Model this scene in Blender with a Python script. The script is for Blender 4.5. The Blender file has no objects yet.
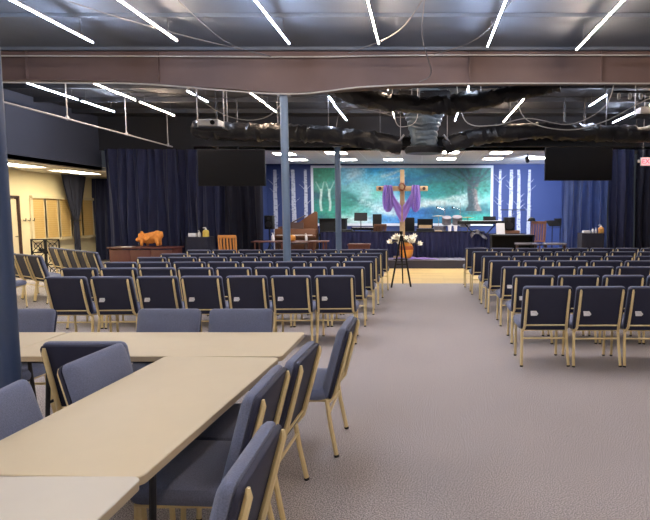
import bpy, bmesh, math, random
from mathutils import Vector, Matrix, noise
random.seed(7)
PI = math.pi
C = bpy.context.scene.collection
sc = bpy.context.scene

# ------------------------------------------------------------------ materials
def lin(c):
    c = c / 255.0
    return c / 12.92 if c <= 0.04045 else ((c + 0.055) / 1.055) ** 2.4
def rgb(r, g, b): return (lin(r), lin(g), lin(b), 1)

def mat(name, col, rough=0.6, metal=0.0, var=0.12, scale=30, bump=0.0, bscale=None, emit=0, ecol=None, spec=0.5, sheen=0):
    m = bpy.data.materials.new(name); m.use_nodes = True
    nt = m.node_tree; b = nt.nodes['Principled BSDF']
    b.inputs['Roughness'].default_value = rough
    b.inputs['Metallic'].default_value = metal
    b.inputs['Specular IOR Level'].default_value = spec
    if sheen: b.inputs['Sheen Weight'].default_value = sheen
    tc = nt.nodes.new('ShaderNodeTexCoord')
    n = nt.nodes.new('ShaderNodeTexNoise'); n.inputs['Scale'].default_value = scale; n.inputs['Detail'].default_value = 3
    nt.links.new(tc.outputs['Object'], n.inputs['Vector'])
    mx = nt.nodes.new('ShaderNodeMix'); mx.data_type = 'RGBA'
    mx.inputs[6].default_value = tuple(c * (1 - var) for c in col[:3]) + (1,)
    mx.inputs[7].default_value = tuple(min(1, c * (1 + var)) for c in col[:3]) + (1,)
    nt.links.new(n.outputs['Fac'], mx.inputs[0]); nt.links.new(mx.outputs[2], b.inputs['Base Color'])
    if bump:
        n2 = nt.nodes.new('ShaderNodeTexNoise'); n2.inputs['Scale'].default_value = bscale or scale * 4
        nt.links.new(tc.outputs['Object'], n2.inputs['Vector'])
        bp = nt.nodes.new('ShaderNodeBump'); bp.inputs['Strength'].default_value = bump; bp.inputs['Distance'].default_value = 0.01
        nt.links.new(n2.outputs['Fac'], bp.inputs['Height']); nt.links.new(bp.outputs['Normal'], b.inputs['Normal'])
    if emit:
        b.inputs['Emission Color'].default_value = ecol or col
        b.inputs['Emission Strength'].default_value = emit
    return m

M = {}
M['fabric'] = mat('chair_fabric', rgb(98, 106, 132), 0.9, var=0.4, scale=170, bump=0.3, bscale=260, sheen=0.15)
M['vinyl'] = mat('navy_back_panel', rgb(30, 34, 58), 0.65, var=0.08, scale=20)
M['gold'] = mat('champagne_metal', rgb(226, 206, 156), 0.38, metal=0.25, var=0.05)
M['rubber'] = mat('rubber', rgb(25, 25, 28), 0.7)
M['tag'] = mat('white_card', rgb(215, 215, 220), 0.6)
M['laminate'] = mat('cream_laminate', rgb(202, 188, 156), 0.6, var=0.03, scale=8)
M['laminate_edge'] = mat('cream_edge', rgb(176, 160, 132), 0.5, var=0.03)
M['laminate2'] = mat('white_laminate', rgb(200, 194, 178), 0.6, var=0.03, scale=8)
M['darksteel'] = mat('dark_steel', rgb(48, 48, 52), 0.45, metal=0.6)
M['black'] = mat('black_plastic', rgb(15, 15, 18), 0.6, spec=.25)
M['blackmat'] = mat('black_matte', rgb(14, 14, 17), 0.85)
M['screen'] = mat('screen_glass', rgb(8, 8, 11), 0.5, spec=.15)
M['polebl'] = mat('slate_blue_paint', rgb(96, 116, 140), 0.42, var=0.06, scale=5)
M['colnavy'] = mat('navy_column_paint', rgb(52, 68, 98), 0.4, var=0.08, scale=4)
M['capsteel'] = mat('grey_steel', rgb(150, 150, 155), 0.4, metal=0.5)
M['beam'] = mat('red_oxide_beam', rgb(92, 75, 73), 0.6, var=0.16, scale=2.5)
M['wire'] = mat('white_cable', rgb(170, 168, 165), 0.6)
M['wireg'] = mat('grey_cable', rgb(95, 95, 98), 0.6)
M['rail'] = mat('grey_rail', rgb(150, 150, 152), 0.5, metal=0.2)
M['housing'] = mat('fixture_housing', rgb(190, 190, 192), 0.5)
M['wallblue'] = mat('royal_blue_paint', rgb(36, 54, 106), 0.7, var=0.06, scale=2)
M['framewhite'] = mat('pale_frame_paint', rgb(190, 198, 212), 0.6, var=0.03)
M['white'] = mat('white_paint', rgb(225, 225, 228), 0.6, var=0.03)
M['cream'] = mat('cream_wall_paint', rgb(226, 212, 172), 0.7, var=0.03, scale=3)
M['creamtrim'] = mat('cream_trim', rgb(214, 200, 165), 0.6, var=0.03)
M['blind'] = mat('tan_blind', rgb(206, 172, 108), 0.7, var=0.06, scale=6)
M['curtain'] = mat('navy_curtain', rgb(44, 50, 84), 0.85, var=0.15, scale=4, sheen=0.1)
M['curtaind'] = mat('dark_navy_curtain', rgb(33, 35, 52), 0.9, var=0.15, scale=4, sheen=0)
M['curtain_lit'] = mat('stage_lit_navy_curtain', rgb(70, 96, 158), 0.6, var=0.2, scale=4, sheen=0.4)  # stage light on the navy cloth, put in as a brighter blue
M['skirt'] = mat('navy_skirt', rgb(54, 58, 98), 0.85, var=0.12, scale=5)
M['wood'] = mat('oak_wood', rgb(182, 154, 116), 0.55, var=0.15, scale=12)
M['orangewood'] = mat('honey_wood', rgb(206, 140, 72), 0.45, var=0.12, scale=12)
M['redwood'] = mat('cherry_wood', rgb(88, 46, 40), 0.45, var=0.12, scale=8)
M['brownwood'] = mat('walnut_wood', rgb(98, 62, 40), 0.45, var=0.18, scale=8)
M['midwood'] = mat('mid_wood', rgb(168, 118, 84), 0.5, var=0.15, scale=12)
M['darkwood'] = mat('dark_wood', rgb(60, 40, 36), 0.5)
M['purple'] = mat('purple_cloth', rgb(166, 138, 214), 0.8, var=0.12, scale=6, sheen=0.3)
M['thorn'] = mat('thorn_brown', rgb(120, 62, 40), 0.8)
M['potband'] = mat('russet_glaze', rgb(150, 78, 40), 0.35)
M['pot'] = mat('amber_glaze', rgb(206, 140, 58), 0.3, var=0.15, scale=9)
M['leaf'] = mat('leaf_green', rgb(98, 92, 56), 0.6, var=0.3)
M['petal'] = mat('lily_petal', rgb(240, 236, 222), 0.6, var=0.03)
M['plush'] = mat('orange_plush', rgb(214, 138, 62), 0.9, var=0.25, scale=14, bump=0.5, bscale=60)
M['yellow'] = mat('yellow_liquid', rgb(214, 190, 90), 0.35)
M['amber'] = mat('amber_liquid', rgb(214, 160, 90), 0.35)
M['chrome'] = mat('chrome', rgb(190, 192, 196), 0.25, metal=0.9)
M['cymbal'] = mat('brass_cymbal', rgb(190, 160, 90), 0.3, metal=0.9)
M['greycloth'] = mat('grey_cloth', rgb(110, 108, 118), 0.85)
M['stagecarpet'] = mat('stage_carpet', rgb(120, 120, 136), 0.95, var=0.1, scale=60)
M['riser'] = mat('stage_riser', rgb(58, 58, 74), 0.8, var=0.08)
M['header'] = mat('dark_header_paint', rgb(40, 44, 56), 0.8, var=0.08, scale=3)
M['soffit'] = mat('black_soffit_paint', rgb(20, 21, 27), 0.8, var=0.1, scale=3)
M['ceiling'] = mat('dark_ceiling', rgb(84, 92, 104), 0.7, var=0.35, scale=0.9, bump=0.3, bscale=6)
M['ceiling_back'] = mat('dark_ceiling_insulation', rgb(24, 25, 30), 0.65, var=0.3, scale=1.2, bump=0.4, bscale=6)
M['sideceil'] = mat('side_ceiling', rgb(200, 192, 176), 0.8, var=0.04)
M['ductwrap'] = mat('black_wrap', rgb(26, 26, 29), 0.4, var=0.5, scale=8, bump=1.0, bscale=22, spec=.4)
M['ductgrey'] = mat('grey_wrap', rgb(86, 98, 106), 0.28, var=0.35, scale=6, bump=0.9, bscale=16)
M['red'] = mat('exit_red', rgb(235, 40, 60), 0.5, emit=1.6, ecol=rgb(255, 60, 80))
M['exitface'] = mat('exit_face', rgb(250, 180, 185), 0.5, emit=0.9, ecol=rgb(255, 175, 180))
def emis(name, col, s):
    m = mat(name, col, 0.5, emit=s, ecol=col, var=0.0); return m
M['led_cool'] = emis('led_cool', rgb(218, 230, 255), 300)
M['led_warm'] = emis('led_warm', rgb(255, 224, 194), 300)
M['panel'] = emis('troffer_diffuser', rgb(255, 250, 240), 42)
M['panelw'] = emis('troffer_diffuser_warm', rgb(255, 240, 205), 22)

# tiled stage ceiling
def tile_mat():
    m = mat('ceiling_tiles', rgb(176, 174, 174), 0.85, var=0.03)
    nt = m.node_tree; b = nt.nodes['Principled BSDF']
    tc = nt.nodes.new('ShaderNodeTexCoord'); br = nt.nodes.new('ShaderNodeTexBrick')
    br.offset = 0; br.inputs['Scale'].default_value = 1
    br.inputs['Brick Width'].default_value = 0.62; br.inputs['Row Height'].default_value = 1.22
    br.inputs['Mortar Size'].default_value = 0.012
    br.inputs['Color1'].default_value = rgb(222, 220, 218); br.inputs['Color2'].default_value = rgb(214, 212, 212)
    br.inputs['Mortar'].default_value = rgb(240, 240, 240)
    nt.links.new(tc.outputs['Object'], br.inputs['Vector']); nt.links.new(br.outputs['Color'], b.inputs['Base Color'])
    return m
M['tiles'] = tile_mat()

def carpet_mat():
    m = bpy.data.materials.new('grey_ribbed_carpet'); m.use_nodes = True
    nt = m.node_tree; b = nt.nodes['Principled BSDF']; b.inputs['Roughness'].default_value = 0.95
    b.inputs['Specular IOR Level'].default_value = 0.15
    tc = nt.nodes.new('ShaderNodeTexCoord')
    n = nt.nodes.new('ShaderNodeTexNoise'); n.inputs['Scale'].default_value = 130; n.inputs['Detail'].default_value = 4
    n2 = nt.nodes.new('ShaderNodeTexNoise'); n2.inputs['Scale'].default_value = 0.7; n2.inputs['Detail'].default_value = 3
    mp = nt.nodes.new('ShaderNodeMapping'); mp.inputs['Rotation'].default_value = (0, 0, 0.9)
    w = nt.nodes.new('ShaderNodeTexWave'); w.inputs['Scale'].default_value = 24; w.inputs['Distortion'].default_value = 4
    w.inputs['Detail Scale'].default_value = 6
    for a in (n, n2, mp): nt.links.new(tc.outputs['Object'], a.inputs['Vector'])
    nt.links.new(mp.outputs['Vector'], w.inputs['Vector'])
    r = nt.nodes.new('ShaderNodeValToRGB')
    r.color_ramp.elements[0].position = 0.38; r.color_ramp.elements[1].position = 0.64
    r.color_ramp.elements[0].color = rgb(128, 124, 126); r.color_ramp.elements[1].color = rgb(226, 217, 214)
    nt.links.new(n.outputs['Fac'], r.inputs['Fac'])
    mx = nt.nodes.new('ShaderNodeMix'); mx.data_type = 'RGBA'; mx.blend_type = 'MULTIPLY'; mx.inputs[0].default_value = 0.25
    nt.links.new(r.outputs['Color'], mx.inputs[6]); nt.links.new(w.outputs['Color'], mx.inputs[7])
    mx2 = nt.nodes.new('ShaderNodeMix'); mx2.data_type = 'RGBA'; mx2.blend_type = 'MULTIPLY'; mx2.inputs[0].default_value = 0.18
    nt.links.new(mx.outputs[2], mx2.inputs[6]); nt.links.new(n2.outputs['Fac'], mx2.inputs[7])
    nt.links.new(mx2.outputs[2], b.inputs['Base Color'])
    bp = nt.nodes.new('ShaderNodeBump'); bp.inputs['Strength'].default_value = 0.5; bp.inputs['Distance'].default_value = 0.006
    nt.links.new(n.outputs['Fac'], bp.inputs['Height']); nt.links.new(bp.outputs['Normal'], b.inputs['Normal'])
    return m
M['carpet'] = carpet_mat()

def plank_mat():
    m = bpy.data.materials.new('maple_planks'); m.use_nodes = True
    nt = m.node_tree; b = nt.nodes['Principled BSDF']; b.inputs['Roughness'].default_value = 0.35
    tc = nt.nodes.new('ShaderNodeTexCoord'); br = nt.nodes.new('ShaderNodeTexBrick')
    br.inputs['Scale'].default_value = 1; br.inputs['Brick Width'].default_value = 1.1; br.inputs['Row Height'].default_value = 0.12
    br.inputs['Mortar Size'].default_value = 0.003
    br.inputs['Color1'].default_value = rgb(226, 196, 134); br.inputs['Color2'].default_value = rgb(206, 174, 112)
    br.inputs['Mortar'].default_value = rgb(150, 120, 76)
    nt.links.new(tc.outputs['Object'], br.inputs['Vector']); nt.links.new(br.outputs['Color'], b.inputs['Base Color'])
    return m
M['planks'] = plank_mat()

# ------------------------------------------------------------------ mesh helpers
def V(*a): return Vector(a)
def box(bm, cx, cy, cz, sx, sy, sz, rot=None, bev=0):
    r = bmesh.ops.create_cube(bm, size=1)
    vs = r['verts']
    bmesh.ops.scale(bm, vec=(sx, sy, sz), verts=vs)
    if bev:
        es = list({e for v in vs for e in v.link_edges})
        rb = bmesh.ops.bevel(bm, geom=es, offset=bev, segments=2, profile=0.5, affect='EDGES')
        vs = list({v for f in rb['faces'] for v in f.verts} | {v for v in vs if v.is_valid})
    if rot is not None: bmesh.ops.rotate(bm, cent=(0, 0, 0), matrix=rot, verts=vs)
    bmesh.ops.translate(bm, vec=(cx, cy, cz), verts=vs)
    return vs
def tube(bm, pts, r, n=8, cap=True, radii=None, flat=1.0):
    pts = [Vector(p) for p in pts]; rings = []
    prev = None
    for i, p in enumerate(pts):
        d = (pts[min(i + 1, len(pts) - 1)] - pts[max(i - 1, 0)]).normalized()
        if prev is None:
            a = Vector((0, 0, 1)) if abs(d.z) < 0.9 else Vector((1, 0, 0))
            s = d.cross(a).normalized()
        else:
            s = (prev - d * prev.dot(d)).normalized()
        prev = s; t = d.cross(s)
        rr = radii[i] if radii else r
        rings.append([bm.verts.new(p + s * math.cos(2 * PI * k / n) * rr + t * math.sin(2 * PI * k / n) * rr * flat) for k in range(n)])
    for a, b in zip(rings, rings[1:]):
        for k in range(n): bm.faces.new((a[k], a[(k + 1) % n], b[(k + 1) % n], b[k]))
    if cap:
        bm.faces.new(rings[0][::-1]); bm.faces.new(rings[-1])
def lathe(bm, prof, cx=0, cy=0, cz=0, n=20, sx=1, sy=1):
    rings = [[bm.verts.new((cx + r * math.cos(2 * PI * k / n) * sx, cy + r * math.sin(2 * PI * k / n) * sy, cz + z)) for k in range(n)] for r, z in prof]
    for a, b in zip(rings, rings[1:]):
        for k in range(n): bm.faces.new((a[k], a[(k + 1) % n], b[(k + 1) % n], b[k]))
    bm.faces.new(rings[0][::-1]); bm.faces.new(rings[-1])
def rrect(hw, hh, r, seg=4):
    out = []
    for cx, cy, a0 in ((hw - r, hh - r, 0), (-hw + r, hh - r, PI / 2), (-hw + r, -hh + r, PI), (hw - r, -hh + r, 1.5 * PI)):
        for k in range(seg + 1):
            a = a0 + PI / 2 * k / seg; out.append((cx + r * math.cos(a), cy + r * math.sin(a)))
    return out
def pad(bm, outline, hw, hh, rings, fn):
    """stack of inset copies of an outline, closed at both ends; fn(a, b, d) -> point"""
    R = []
    for ins, d in rings:
        R.append([bm.verts.new(fn(a * (1 - ins / hw), b * (1 - ins / hh), d)) for a, b in outline])
    n = len(outline)
    for x, y in zip(R, R[1:]):
        for k in range(n): bm.faces.new((x[k], x[(k + 1) % n], y[(k + 1) % n], y[k]))
    bm.faces.new(R[0][::-1]); bm.faces.new(R[-1])
def sheet(bm, fn, nu, nv, th=0.0):
    """grid surface fn(u,v); optionally thickened along the local normal"""
    g = [[Vector(fn(i / nu, j / nv)) for j in range(nv + 1)] for i in range(nu + 1)]
    vs = [[bm.verts.new(p) for p in row] for row in g]
    fs = [bm.faces.new((vs[i][j], vs[i + 1][j], vs[i + 1][j + 1], vs[i][j + 1])) for i in range(nu) for j in range(nv)]
    if th: bmesh.ops.solidify(bm, geom=fs, thickness=th)
    return vs
def rx(a): return Matrix.Rotation(a, 3, 'X')
def ry(a): return Matrix.Rotation(a, 3, 'Y')
def rz(a): return Matrix.Rotation(a, 3, 'Z')

def obj(name, bm, m, parent=None, smooth=True, loc=None):
    bmesh.ops.recalc_face_normals(bm, faces=bm.faces)
    me = bpy.data.meshes.new(name); bm.to_mesh(me); bm.free()
    if smooth:
        for p in me.polygons: p.use_smooth = True
        me.set_sharp_from_angle(angle=math.radians(38))
    for k in (m if isinstance(m, list) else [m]): me.materials.append(M[k] if isinstance(k, str) else k)
    o = bpy.data.objects.new(name, me); C.objects.link(o)
    if parent: o.parent = parent
    if loc: o.location = loc
    return o
def nb(): return bmesh.new()
def tag(o, label, cat, group=None, kind=None):
    o['label'] = label; o['category'] = cat
    if group: o['group'] = group
    if kind: o['kind'] = kind
    return o
def thing(name, label, cat, loc=(0, 0, 0), r=0, group=None):
    o = bpy.data.objects.new(name, None); C.objects.link(o); o.empty_display_size = 0.1
    o.location = loc; o.rotation_euler = (0, 0, r)
    return tag(o, label, cat, group)
def struct(name, bm, m, parent=None, smooth=False):
    o = obj(name, bm, m, parent, smooth)
    if not parent: o['kind'] = 'structure'
    return o
def dup(root, loc, r, label, group=None):
    n = root.copy(); C.objects.link(n); n.location = loc; n.rotation_euler = (0, 0, r); n['label'] = label
    if group: n['group'] = group
    for ch in list(root.children):
        if ch.name.startswith('paper_card'): continue
        c = ch.copy(); C.objects.link(c); c.parent = n
        for g in list(ch.children):
            d = g.copy(); C.objects.link(d); d.parent = c
    return n
def bx(name, parent, m, *a, **k):
    b = nb(); box(b, *a, **k); return obj(name, b, m, parent)
def tb(name, parent, m, pts, r, **k):
    b = nb(); tube(b, pts, r, **k); return obj(name, b, m, parent)

# ------------------------------------------------------------------ room shell
CZ = 4.38          # ceiling
XL, XO, XR = -9.2, -11.4, 9.4
YB, YS, YW = -3.6, 15.6, 20.0
b = nb(); box(b, (XO + XR) / 2, (YB + 12.6) / 2, -0.05, XR - XO + 0.4, 12.6 - YB, 0.1)
struct('floor', b, 'carpet')
b = nb(); box(b, (-3.6 + XR) / 2, (12.6 + 16.03) / 2, -0.05, XR + 3.6, 3.43, 0.1)
struct('floor_wood', b, 'planks')
b = nb(); box(b, (XO - 3.6) / 2 - 0.1, (12.6 + 20.2) / 2, -0.05, -3.6 - XO + 0.2, 7.6, 0.1)
struct('floor_left', b, 'carpet')
b = nb(); box(b, (XL + XR) / 2, (YB + 9.3) / 2, CZ + 0.05, XR - XL, 9.3 - YB, 0.1)
for k in range(9):   # purlins
    box(b, (XL + XR) / 2, YB + 0.8 + k * 1.5, CZ - 0.02, XR - XL, 0.07, 0.06)
struct('ceiling', b, 'ceiling')
b = nb(); box(b, (XL + XR) / 2, (9.3 + YS) / 2, CZ + 0.05, XR - XL, YS - 9.3 + 0.2, 0.1)
for k in range(4): box(b, (XL + XR) / 2, 10.3 + k * 1.4, CZ - 0.05, XR - XL, 0.08, 0.12)
struct('ceiling_rear', b, 'ceiling_back')
b = nb(); box(b, XL - 0.08, (YB + YS) / 2, (2.86 + CZ) / 2, 0.16, YS - YB + 0.2, CZ - 2.86)
struct('wall_left_header', b, 'header')
b = nb(); box(b, XO - 0.08, (YB + 18.9) / 2, 1.43, 0.16, 18.9 - YB, 2.9)
wl = struct('wall_left', b, 'cream')
b = nb(); box(b, (XO + XL) / 2, (YB + 18.9) / 2, 2.91, XL - XO, 18.9 - YB, 0.1)
struct('ceiling_left', b, 'sideceil')
b = nb(); box(b, (XO + XL) / 2 + 0.3, 19.0, 1.43, XL - XO + 0.8, 0.16, 2.9); struct('wall_left_end', b, 'cream')
b = nb(); box(b, XR + 0.08, (YB + 20) / 2, CZ / 2, 0.16, 20 - YB, CZ); struct('wall_right', b, 'header')
b = nb(); box(b, (XO + XR) / 2, YB - 0.08, CZ / 2, XR - XO, 0.16, CZ); struct('wall_back', b, 'cream')
b = nb(); box(b, (XL + XR) / 2, YS + 0.1, (3.44 + CZ) / 2, XR - XL, 0.2, CZ - 3.44); struct('wall_soffit', b, 'soffit')
b = nb(); box(b, 0, YW + 0.08, 1.9, 13.0, 0.16, 3.8); fw = struct('wall_front', b, 'wallblue')
for s, x in (('left', -5.75), ('right', 5.35)):
    b = nb(); box(b, x, (16.2 + YW) / 2, 1.85, 0.12, YW - 16.2, 3.5); struct('wall_stage_' + s, b, 'wallblue')
b = nb(); box(b, 0, (YS + YW) / 2 + 0.1, 3.49, 13.0, YW - YS + 0.2, 0.1); struct('ceiling_stage', b, 'tiles')
# stage deck
b = nb(); box(b, 0, (16.03 + YW) / 2, 0.12, 11.9, YW - 16.03, 0.24)
st = struct('stage', b, 'riser'); st.name = 'floor_stage'
b = nb(); box(b, 0, (16.0 + YW) / 2, 0.247, 11.9, YW - 16.0, 0.012); obj('deck_carpet', b, 'stagecarpet', st, False)

# painted birches on the blue wall
def birch(x, w, z0, z1, lean, seed):
    rnd = random.Random(seed); b = nb(); n = 10; fr = []
    for k in range(n + 1):
        t = k / n; z = z0 + (z1 - z0) * t; c = x + lean * t + rnd.uniform(-.01, .01); h = w / 2 * (1.15 - .4 * t)
        fr.append([b.verts.new(p) for p in ((c - h, YW - .02, z), (c + h, YW - .02, z), (c + h, YW - .002, z), (c - h, YW - .002, z))])
    for p, q in zip(fr, fr[1:]):
        for k in range(4): b.faces.new((p[k], p[(k + 1) % 4], q[(k + 1) % 4], q[k]))
    b.faces.new(fr[0]); b.faces.new(fr[-1][::-1])
    for k in range(6):
        z = z0 + (z1 - z0) * rnd.uniform(.35, .93); s = rnd.choice((-1, 1)); l = rnd.uniform(.12, .26)
        tube(b, [(x, YW - .01, z), (x + s * l * .5, YW - .01, z + l * .55), (x + s * l, YW - .01, z + l * 1.0)], 0.01, n=4, radii=[.01, .006, .002])
    obj('painted_birch', b, M['birch'], fw, False)
def birch_mat():
    m = mat('birch_paint', rgb(222, 222, 230), 0.7)
    nt = m.node_tree; bs = nt.nodes['Principled BSDF']; tc = nt.nodes.new('ShaderNodeTexCoord')
    mp = nt.nodes.new('ShaderNodeMapping'); mp.inputs['Scale'].default_value = (6, 6, 22)
    n = nt.nodes.new('ShaderNodeTexNoise'); n.inputs['Scale'].default_value = 1.2
    r = nt.nodes.new('ShaderNodeValToRGB'); r.color_ramp.elements[0].position = .36; r.color_ramp.elements[1].position = .44
    r.color_ramp.elements[0].color = rgb(90, 95, 120); r.color_ramp.elements[1].color = rgb(166, 171, 190)
    nt.links.new(tc.outputs['Object'], mp.inputs[0]); nt.links.new(mp.outputs[0], n.inputs['Vector'])
    nt.links.new(n.outputs['Fac'], r.inputs[0]); nt.links.new(r.outputs[0], bs.inputs['Base Color'])
    return m
M['birch'] = birch_mat()
for k, (px, w, z0, ln) in enumerate(((276, .15, .3, .02), (295, .16, .3, -.03), (307, .13, .3, -.02), (499.5, .11, .9, 0), (510, .15, .5, .02), (518.5, .13, .5, -.03), (528, .12, .5, .02))):
    birch((px - 422) / 540 * 20, w, z0, 3.23, ln, 10 + k)

# mural
def mural():
    W, Hh = 6.5, 2.02; x0, z0 = -3.98, 1.27; nu, nv = 300, 92
    root = thing('framed_mural', 'wide landscape mural in a white frame on the blue stage wall', 'mural', (0, 0, 0))
    me_b = nb()
    vs = sheet(me_b, lambda u, v: (x0 + W * u, YW - 0.045, z0 + Hh * v), nu, nv)
    me = bpy.data.meshes.new('canvas'); me_b.to_mesh(me); me_b.free()
    def N(x, y, s=0): return noise.noise(Vector((x, y, s)))
    def mix(a, c, t): t = max(0, min(1, t)); return tuple(a[i] + (c[i] - a[i]) * t for i in range(3))
    def ss(a, c, x): t = max(0, min(1, (x - a) / (c - a))); return t * t * (3 - 2 * t)
    at = me.color_attributes.new('paint', 'FLOAT_COLOR', 'POINT')
    GX = [4, 12.7, 20, 29, 41, 53, 63, 79, 93, 103, 115, 127, 137, 147.5, 158, 168, 175]
    GY = [0, 10, 18, 26, 34, 42, 50]
    PAL = [
     [(60,140,115),(60,145,120),(70,150,135),(120,175,205),(160,200,220),(70,170,215),(60,170,225),(70,165,225),(110,190,215),(110,185,210),(100,165,180),(70,125,140),(60,110,125),(50,100,115),(60,110,115),(60,120,120),(60,125,125)],
     [(45,115,100),(50,130,110),(60,140,125),(120,180,205),(150,195,215),(110,185,215),(120,195,220),(110,175,215),(40,120,160),(60,140,170),(60,130,150),(60,125,140),(60,120,130),(60,110,120),(60,100,110),(60,120,115),(70,130,125)],
     [(70,130,120),(80,140,130),(70,140,140),(110,165,175),(130,190,200),(150,200,210),(110,180,190),(50,135,185),(40,115,150),(40,125,145),(50,145,150),(50,140,145),(50,130,135),(60,125,130),(85,120,115),(50,130,120),(60,140,130)],
     [(35,80,95),(45,105,105),(55,110,110),(60,130,130),(120,180,185),(170,210,220),(120,190,185),(150,200,215),(50,120,155),(60,150,160),(60,155,160),(60,150,150),(70,140,140),(140,190,195),(120,170,170),(90,160,150),(120,190,185)],
     [(40,120,115),(50,125,115),(45,120,110),(50,130,120),(60,125,120),(80,145,145),(150,200,215),(185,215,235),(170,210,225),(190,220,230),(190,215,225),(200,225,230),(195,220,225),(190,215,220),(160,190,190),(160,195,195),(150,200,195)],
     [(45,130,120),(60,145,130),(55,145,130),(80,160,150),(110,175,170),(120,190,195),(170,210,225),(190,210,235),(50,110,175),(55,110,170),(50,105,150),(55,110,145),(50,110,140),(55,115,130),(60,110,115),(50,110,120),(50,110,120)],
     [(50,110,120),(60,120,115),(80,150,140),(160,200,200),(200,225,230),(190,215,230),(110,170,215),(90,150,210),(70,130,200),(70,130,195),(60,120,170),(60,130,165),(60,140,160),(60,160,150),(70,175,160),(70,170,155),(60,165,150)]]
    STRK = [(88, 15, 124, 4, 1.6, (36, 108, 152), .8), (96, 17, 138, 9, 1.8, (44, 118, 140), .6), (68, 8, 86, 3.5, 1.3, (205, 226, 232), .8), (72, 11, 92, 7, 1.0, (200, 224, 230), .6),
            (47, 32, 80, 46, 3.2, (205, 228, 236), .75), (104, 37, 152, 27, 2.2, (215, 232, 236), .8), (90, 38, 112, 36, 1.5, (215, 235, 240), .8), (62, 20, 84, 12, 1.2, (60, 140, 170), .6),
            (30, 16, 46, 8, 1.4, (80, 150, 190), .5), (36, 9, 50, 3, 3, (190, 214, 224), .6), (28, 24, 44, 28, 2.2, (44, 112, 108), .6), (112, 2, 146, 6, 4.2, (66, 112, 124), .75),
            (118, 14, 146, 18, 2.6, (46, 122, 116), .6), (165, 14, 176, 20, 2.6, (50, 124, 112), .7), (132, 22, 144, 24, 1.6, (44, 118, 110), .6), (100, 27, 130, 24, 2, (54, 136, 148), .5),
            (166, 2, 176, 8, 3, (52, 112, 112), .6), (60, 50, 92, 47, 2, (70, 140, 200), .6), (6, 5, 22, 9, 3.5, (36, 110, 92), .6), (168, 36, 176, 35, 2.5, (40, 104, 110), .6), (112, 43, 150, 46, 1.6, (40, 100, 140), .5)]
    def seg(v, G):
        if v <= G[0]: return 0, 0.0
        for k in range(len(G) - 1):
            if v <= G[k + 1]:
                t = (v - G[k]) / (G[k + 1] - G[k]); return k, t * t * (3 - 2 * t)
        return len(G) - 2, 1.0
    for i, vt in enumerate(me.vertices):
        X = (vt.co.x - x0) / W * 176; Y = (z0 + Hh - vt.co.z) / Hh * 54      # painting units: 176 wide, 54 tall, from the top left
        n1 = N(X * .07, Y * .18); n2 = N(X * .22, Y * .4, 3); n3 = N(X * .6, Y * .6, 7)
        xa = X + 4 * n1 + 1.6 * n2; ya = Y + 3.2 * N(X * .08, Y * .14, 11) + 1.4 * N(X * .3, Y * .3, 5)
        kx, tx_ = seg(xa, GX); ky, ty_ = seg(ya, GY)
        c = mix(mix(PAL[ky][kx], PAL[ky][kx + 1], tx_), mix(PAL[ky + 1][kx], PAL[ky + 1][kx + 1], tx_), ty_)
        # dark bank sloping into the water
        bk = 27 + (X - 32) * .38
        if 30 < X < 60: c = mix(c, (44, 104, 108), math.exp(-((Y - bk) / 1.5) ** 2) * ss(30, 36, X) * (1 - ss(52, 60, X)))
        for ax, ay, bx_, by_, w_, cc, st_ in STRK:
            t = max(0, min(1, ((X - ax) * (bx_ - ax) + (Y - ay) * (by_ - ay)) / ((bx_ - ax) ** 2 + (by_ - ay) ** 2)))
            d = math.hypot(X - ax - t * (bx_ - ax), Y - ay - t * (by_ - ay) + 1.2 * n2 + .8 * n1)
            if d < w_ * 2.2: c = mix(c, cc, st_ * math.exp(-(d / w_) ** 2) * (.8 + .6 * n3))
        # two pale trees at left
        for tx in (7.2, 16.0):
            wv = tx + math.sin(Y * .3 + tx) * .5
            if 20 < Y < 42: c = mix(c, (205, 226, 222), (1 - ss(.7, 1.6, abs(X - wv))) * .9)
            if 13 < Y <= 24: c = mix(c, (180, 210, 205), (1 - ss(.4, .9, min(abs(X - wv - (24 - Y) * .35), abs(X - wv + (24 - Y) * .4)))) * .6)
        # big oak at right
        cxk = 158.5 + .8 * math.sin(Y * .2)
        tw = 5.2 + 3.2 * ss(34, 42, Y) + 2.2 * (1 - ss(10, 20, Y))
        if Y < 42: c = mix(c, mix((56, 76, 86), (140, 130, 130), ss(-2, 5, X - cxk + 2 * n3) * ss(12, 22, Y)), (1 - ss(tw - 1.5, tw + .8, abs(X - cxk))) * ss(6, 16, Y))
        for dx, w_ in ((-1.3, 1.7), (1.2, 1.5), (-.5, 1.6), (.6, 1.3), (-2.4, 1.0), (2.2, .9)):
            if Y < 17: c = mix(c, (52, 80, 90), (1 - ss(w_ * .6, w_ * 1.3, abs(X - cxk - dx * (17 - Y) * .8))) * .75)
        fl = ss(.1, .35, N(X * .28, Y * .34, 21) ) * ss(122, 140, X) * (1 - ss(22, 28, Y))
        c = mix(c, (34, 104, 98), fl * .75)
        k = .86 + .12 * n2 + .12 * n3
        gm = sum(c) / 3; c = tuple(max(0, gm + (q - gm) * 1.25) for q in c)
        at.data[i].color = (lin(min(255, c[0] * k)), lin(min(255, c[1] * k)), lin(min(255, c[2] * k)), 1)
    m = bpy.data.materials.new('mural_paint'); m.use_nodes = True
    a = m.node_tree.nodes.new('ShaderNodeAttribute'); a.attribute_name = 'paint'
    m.node_tree.links.new(a.outputs['Color'], m.node_tree.nodes['Principled BSDF'].inputs['Base Color'])
    m.node_tree.nodes['Principled BSDF'].inputs['Roughness'].default_value = .6
    me.materials.append(m); o = bpy.data.objects.new('canvas', me); C.objects.link(o); o.parent = root
    b = nb(); e = .09
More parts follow.
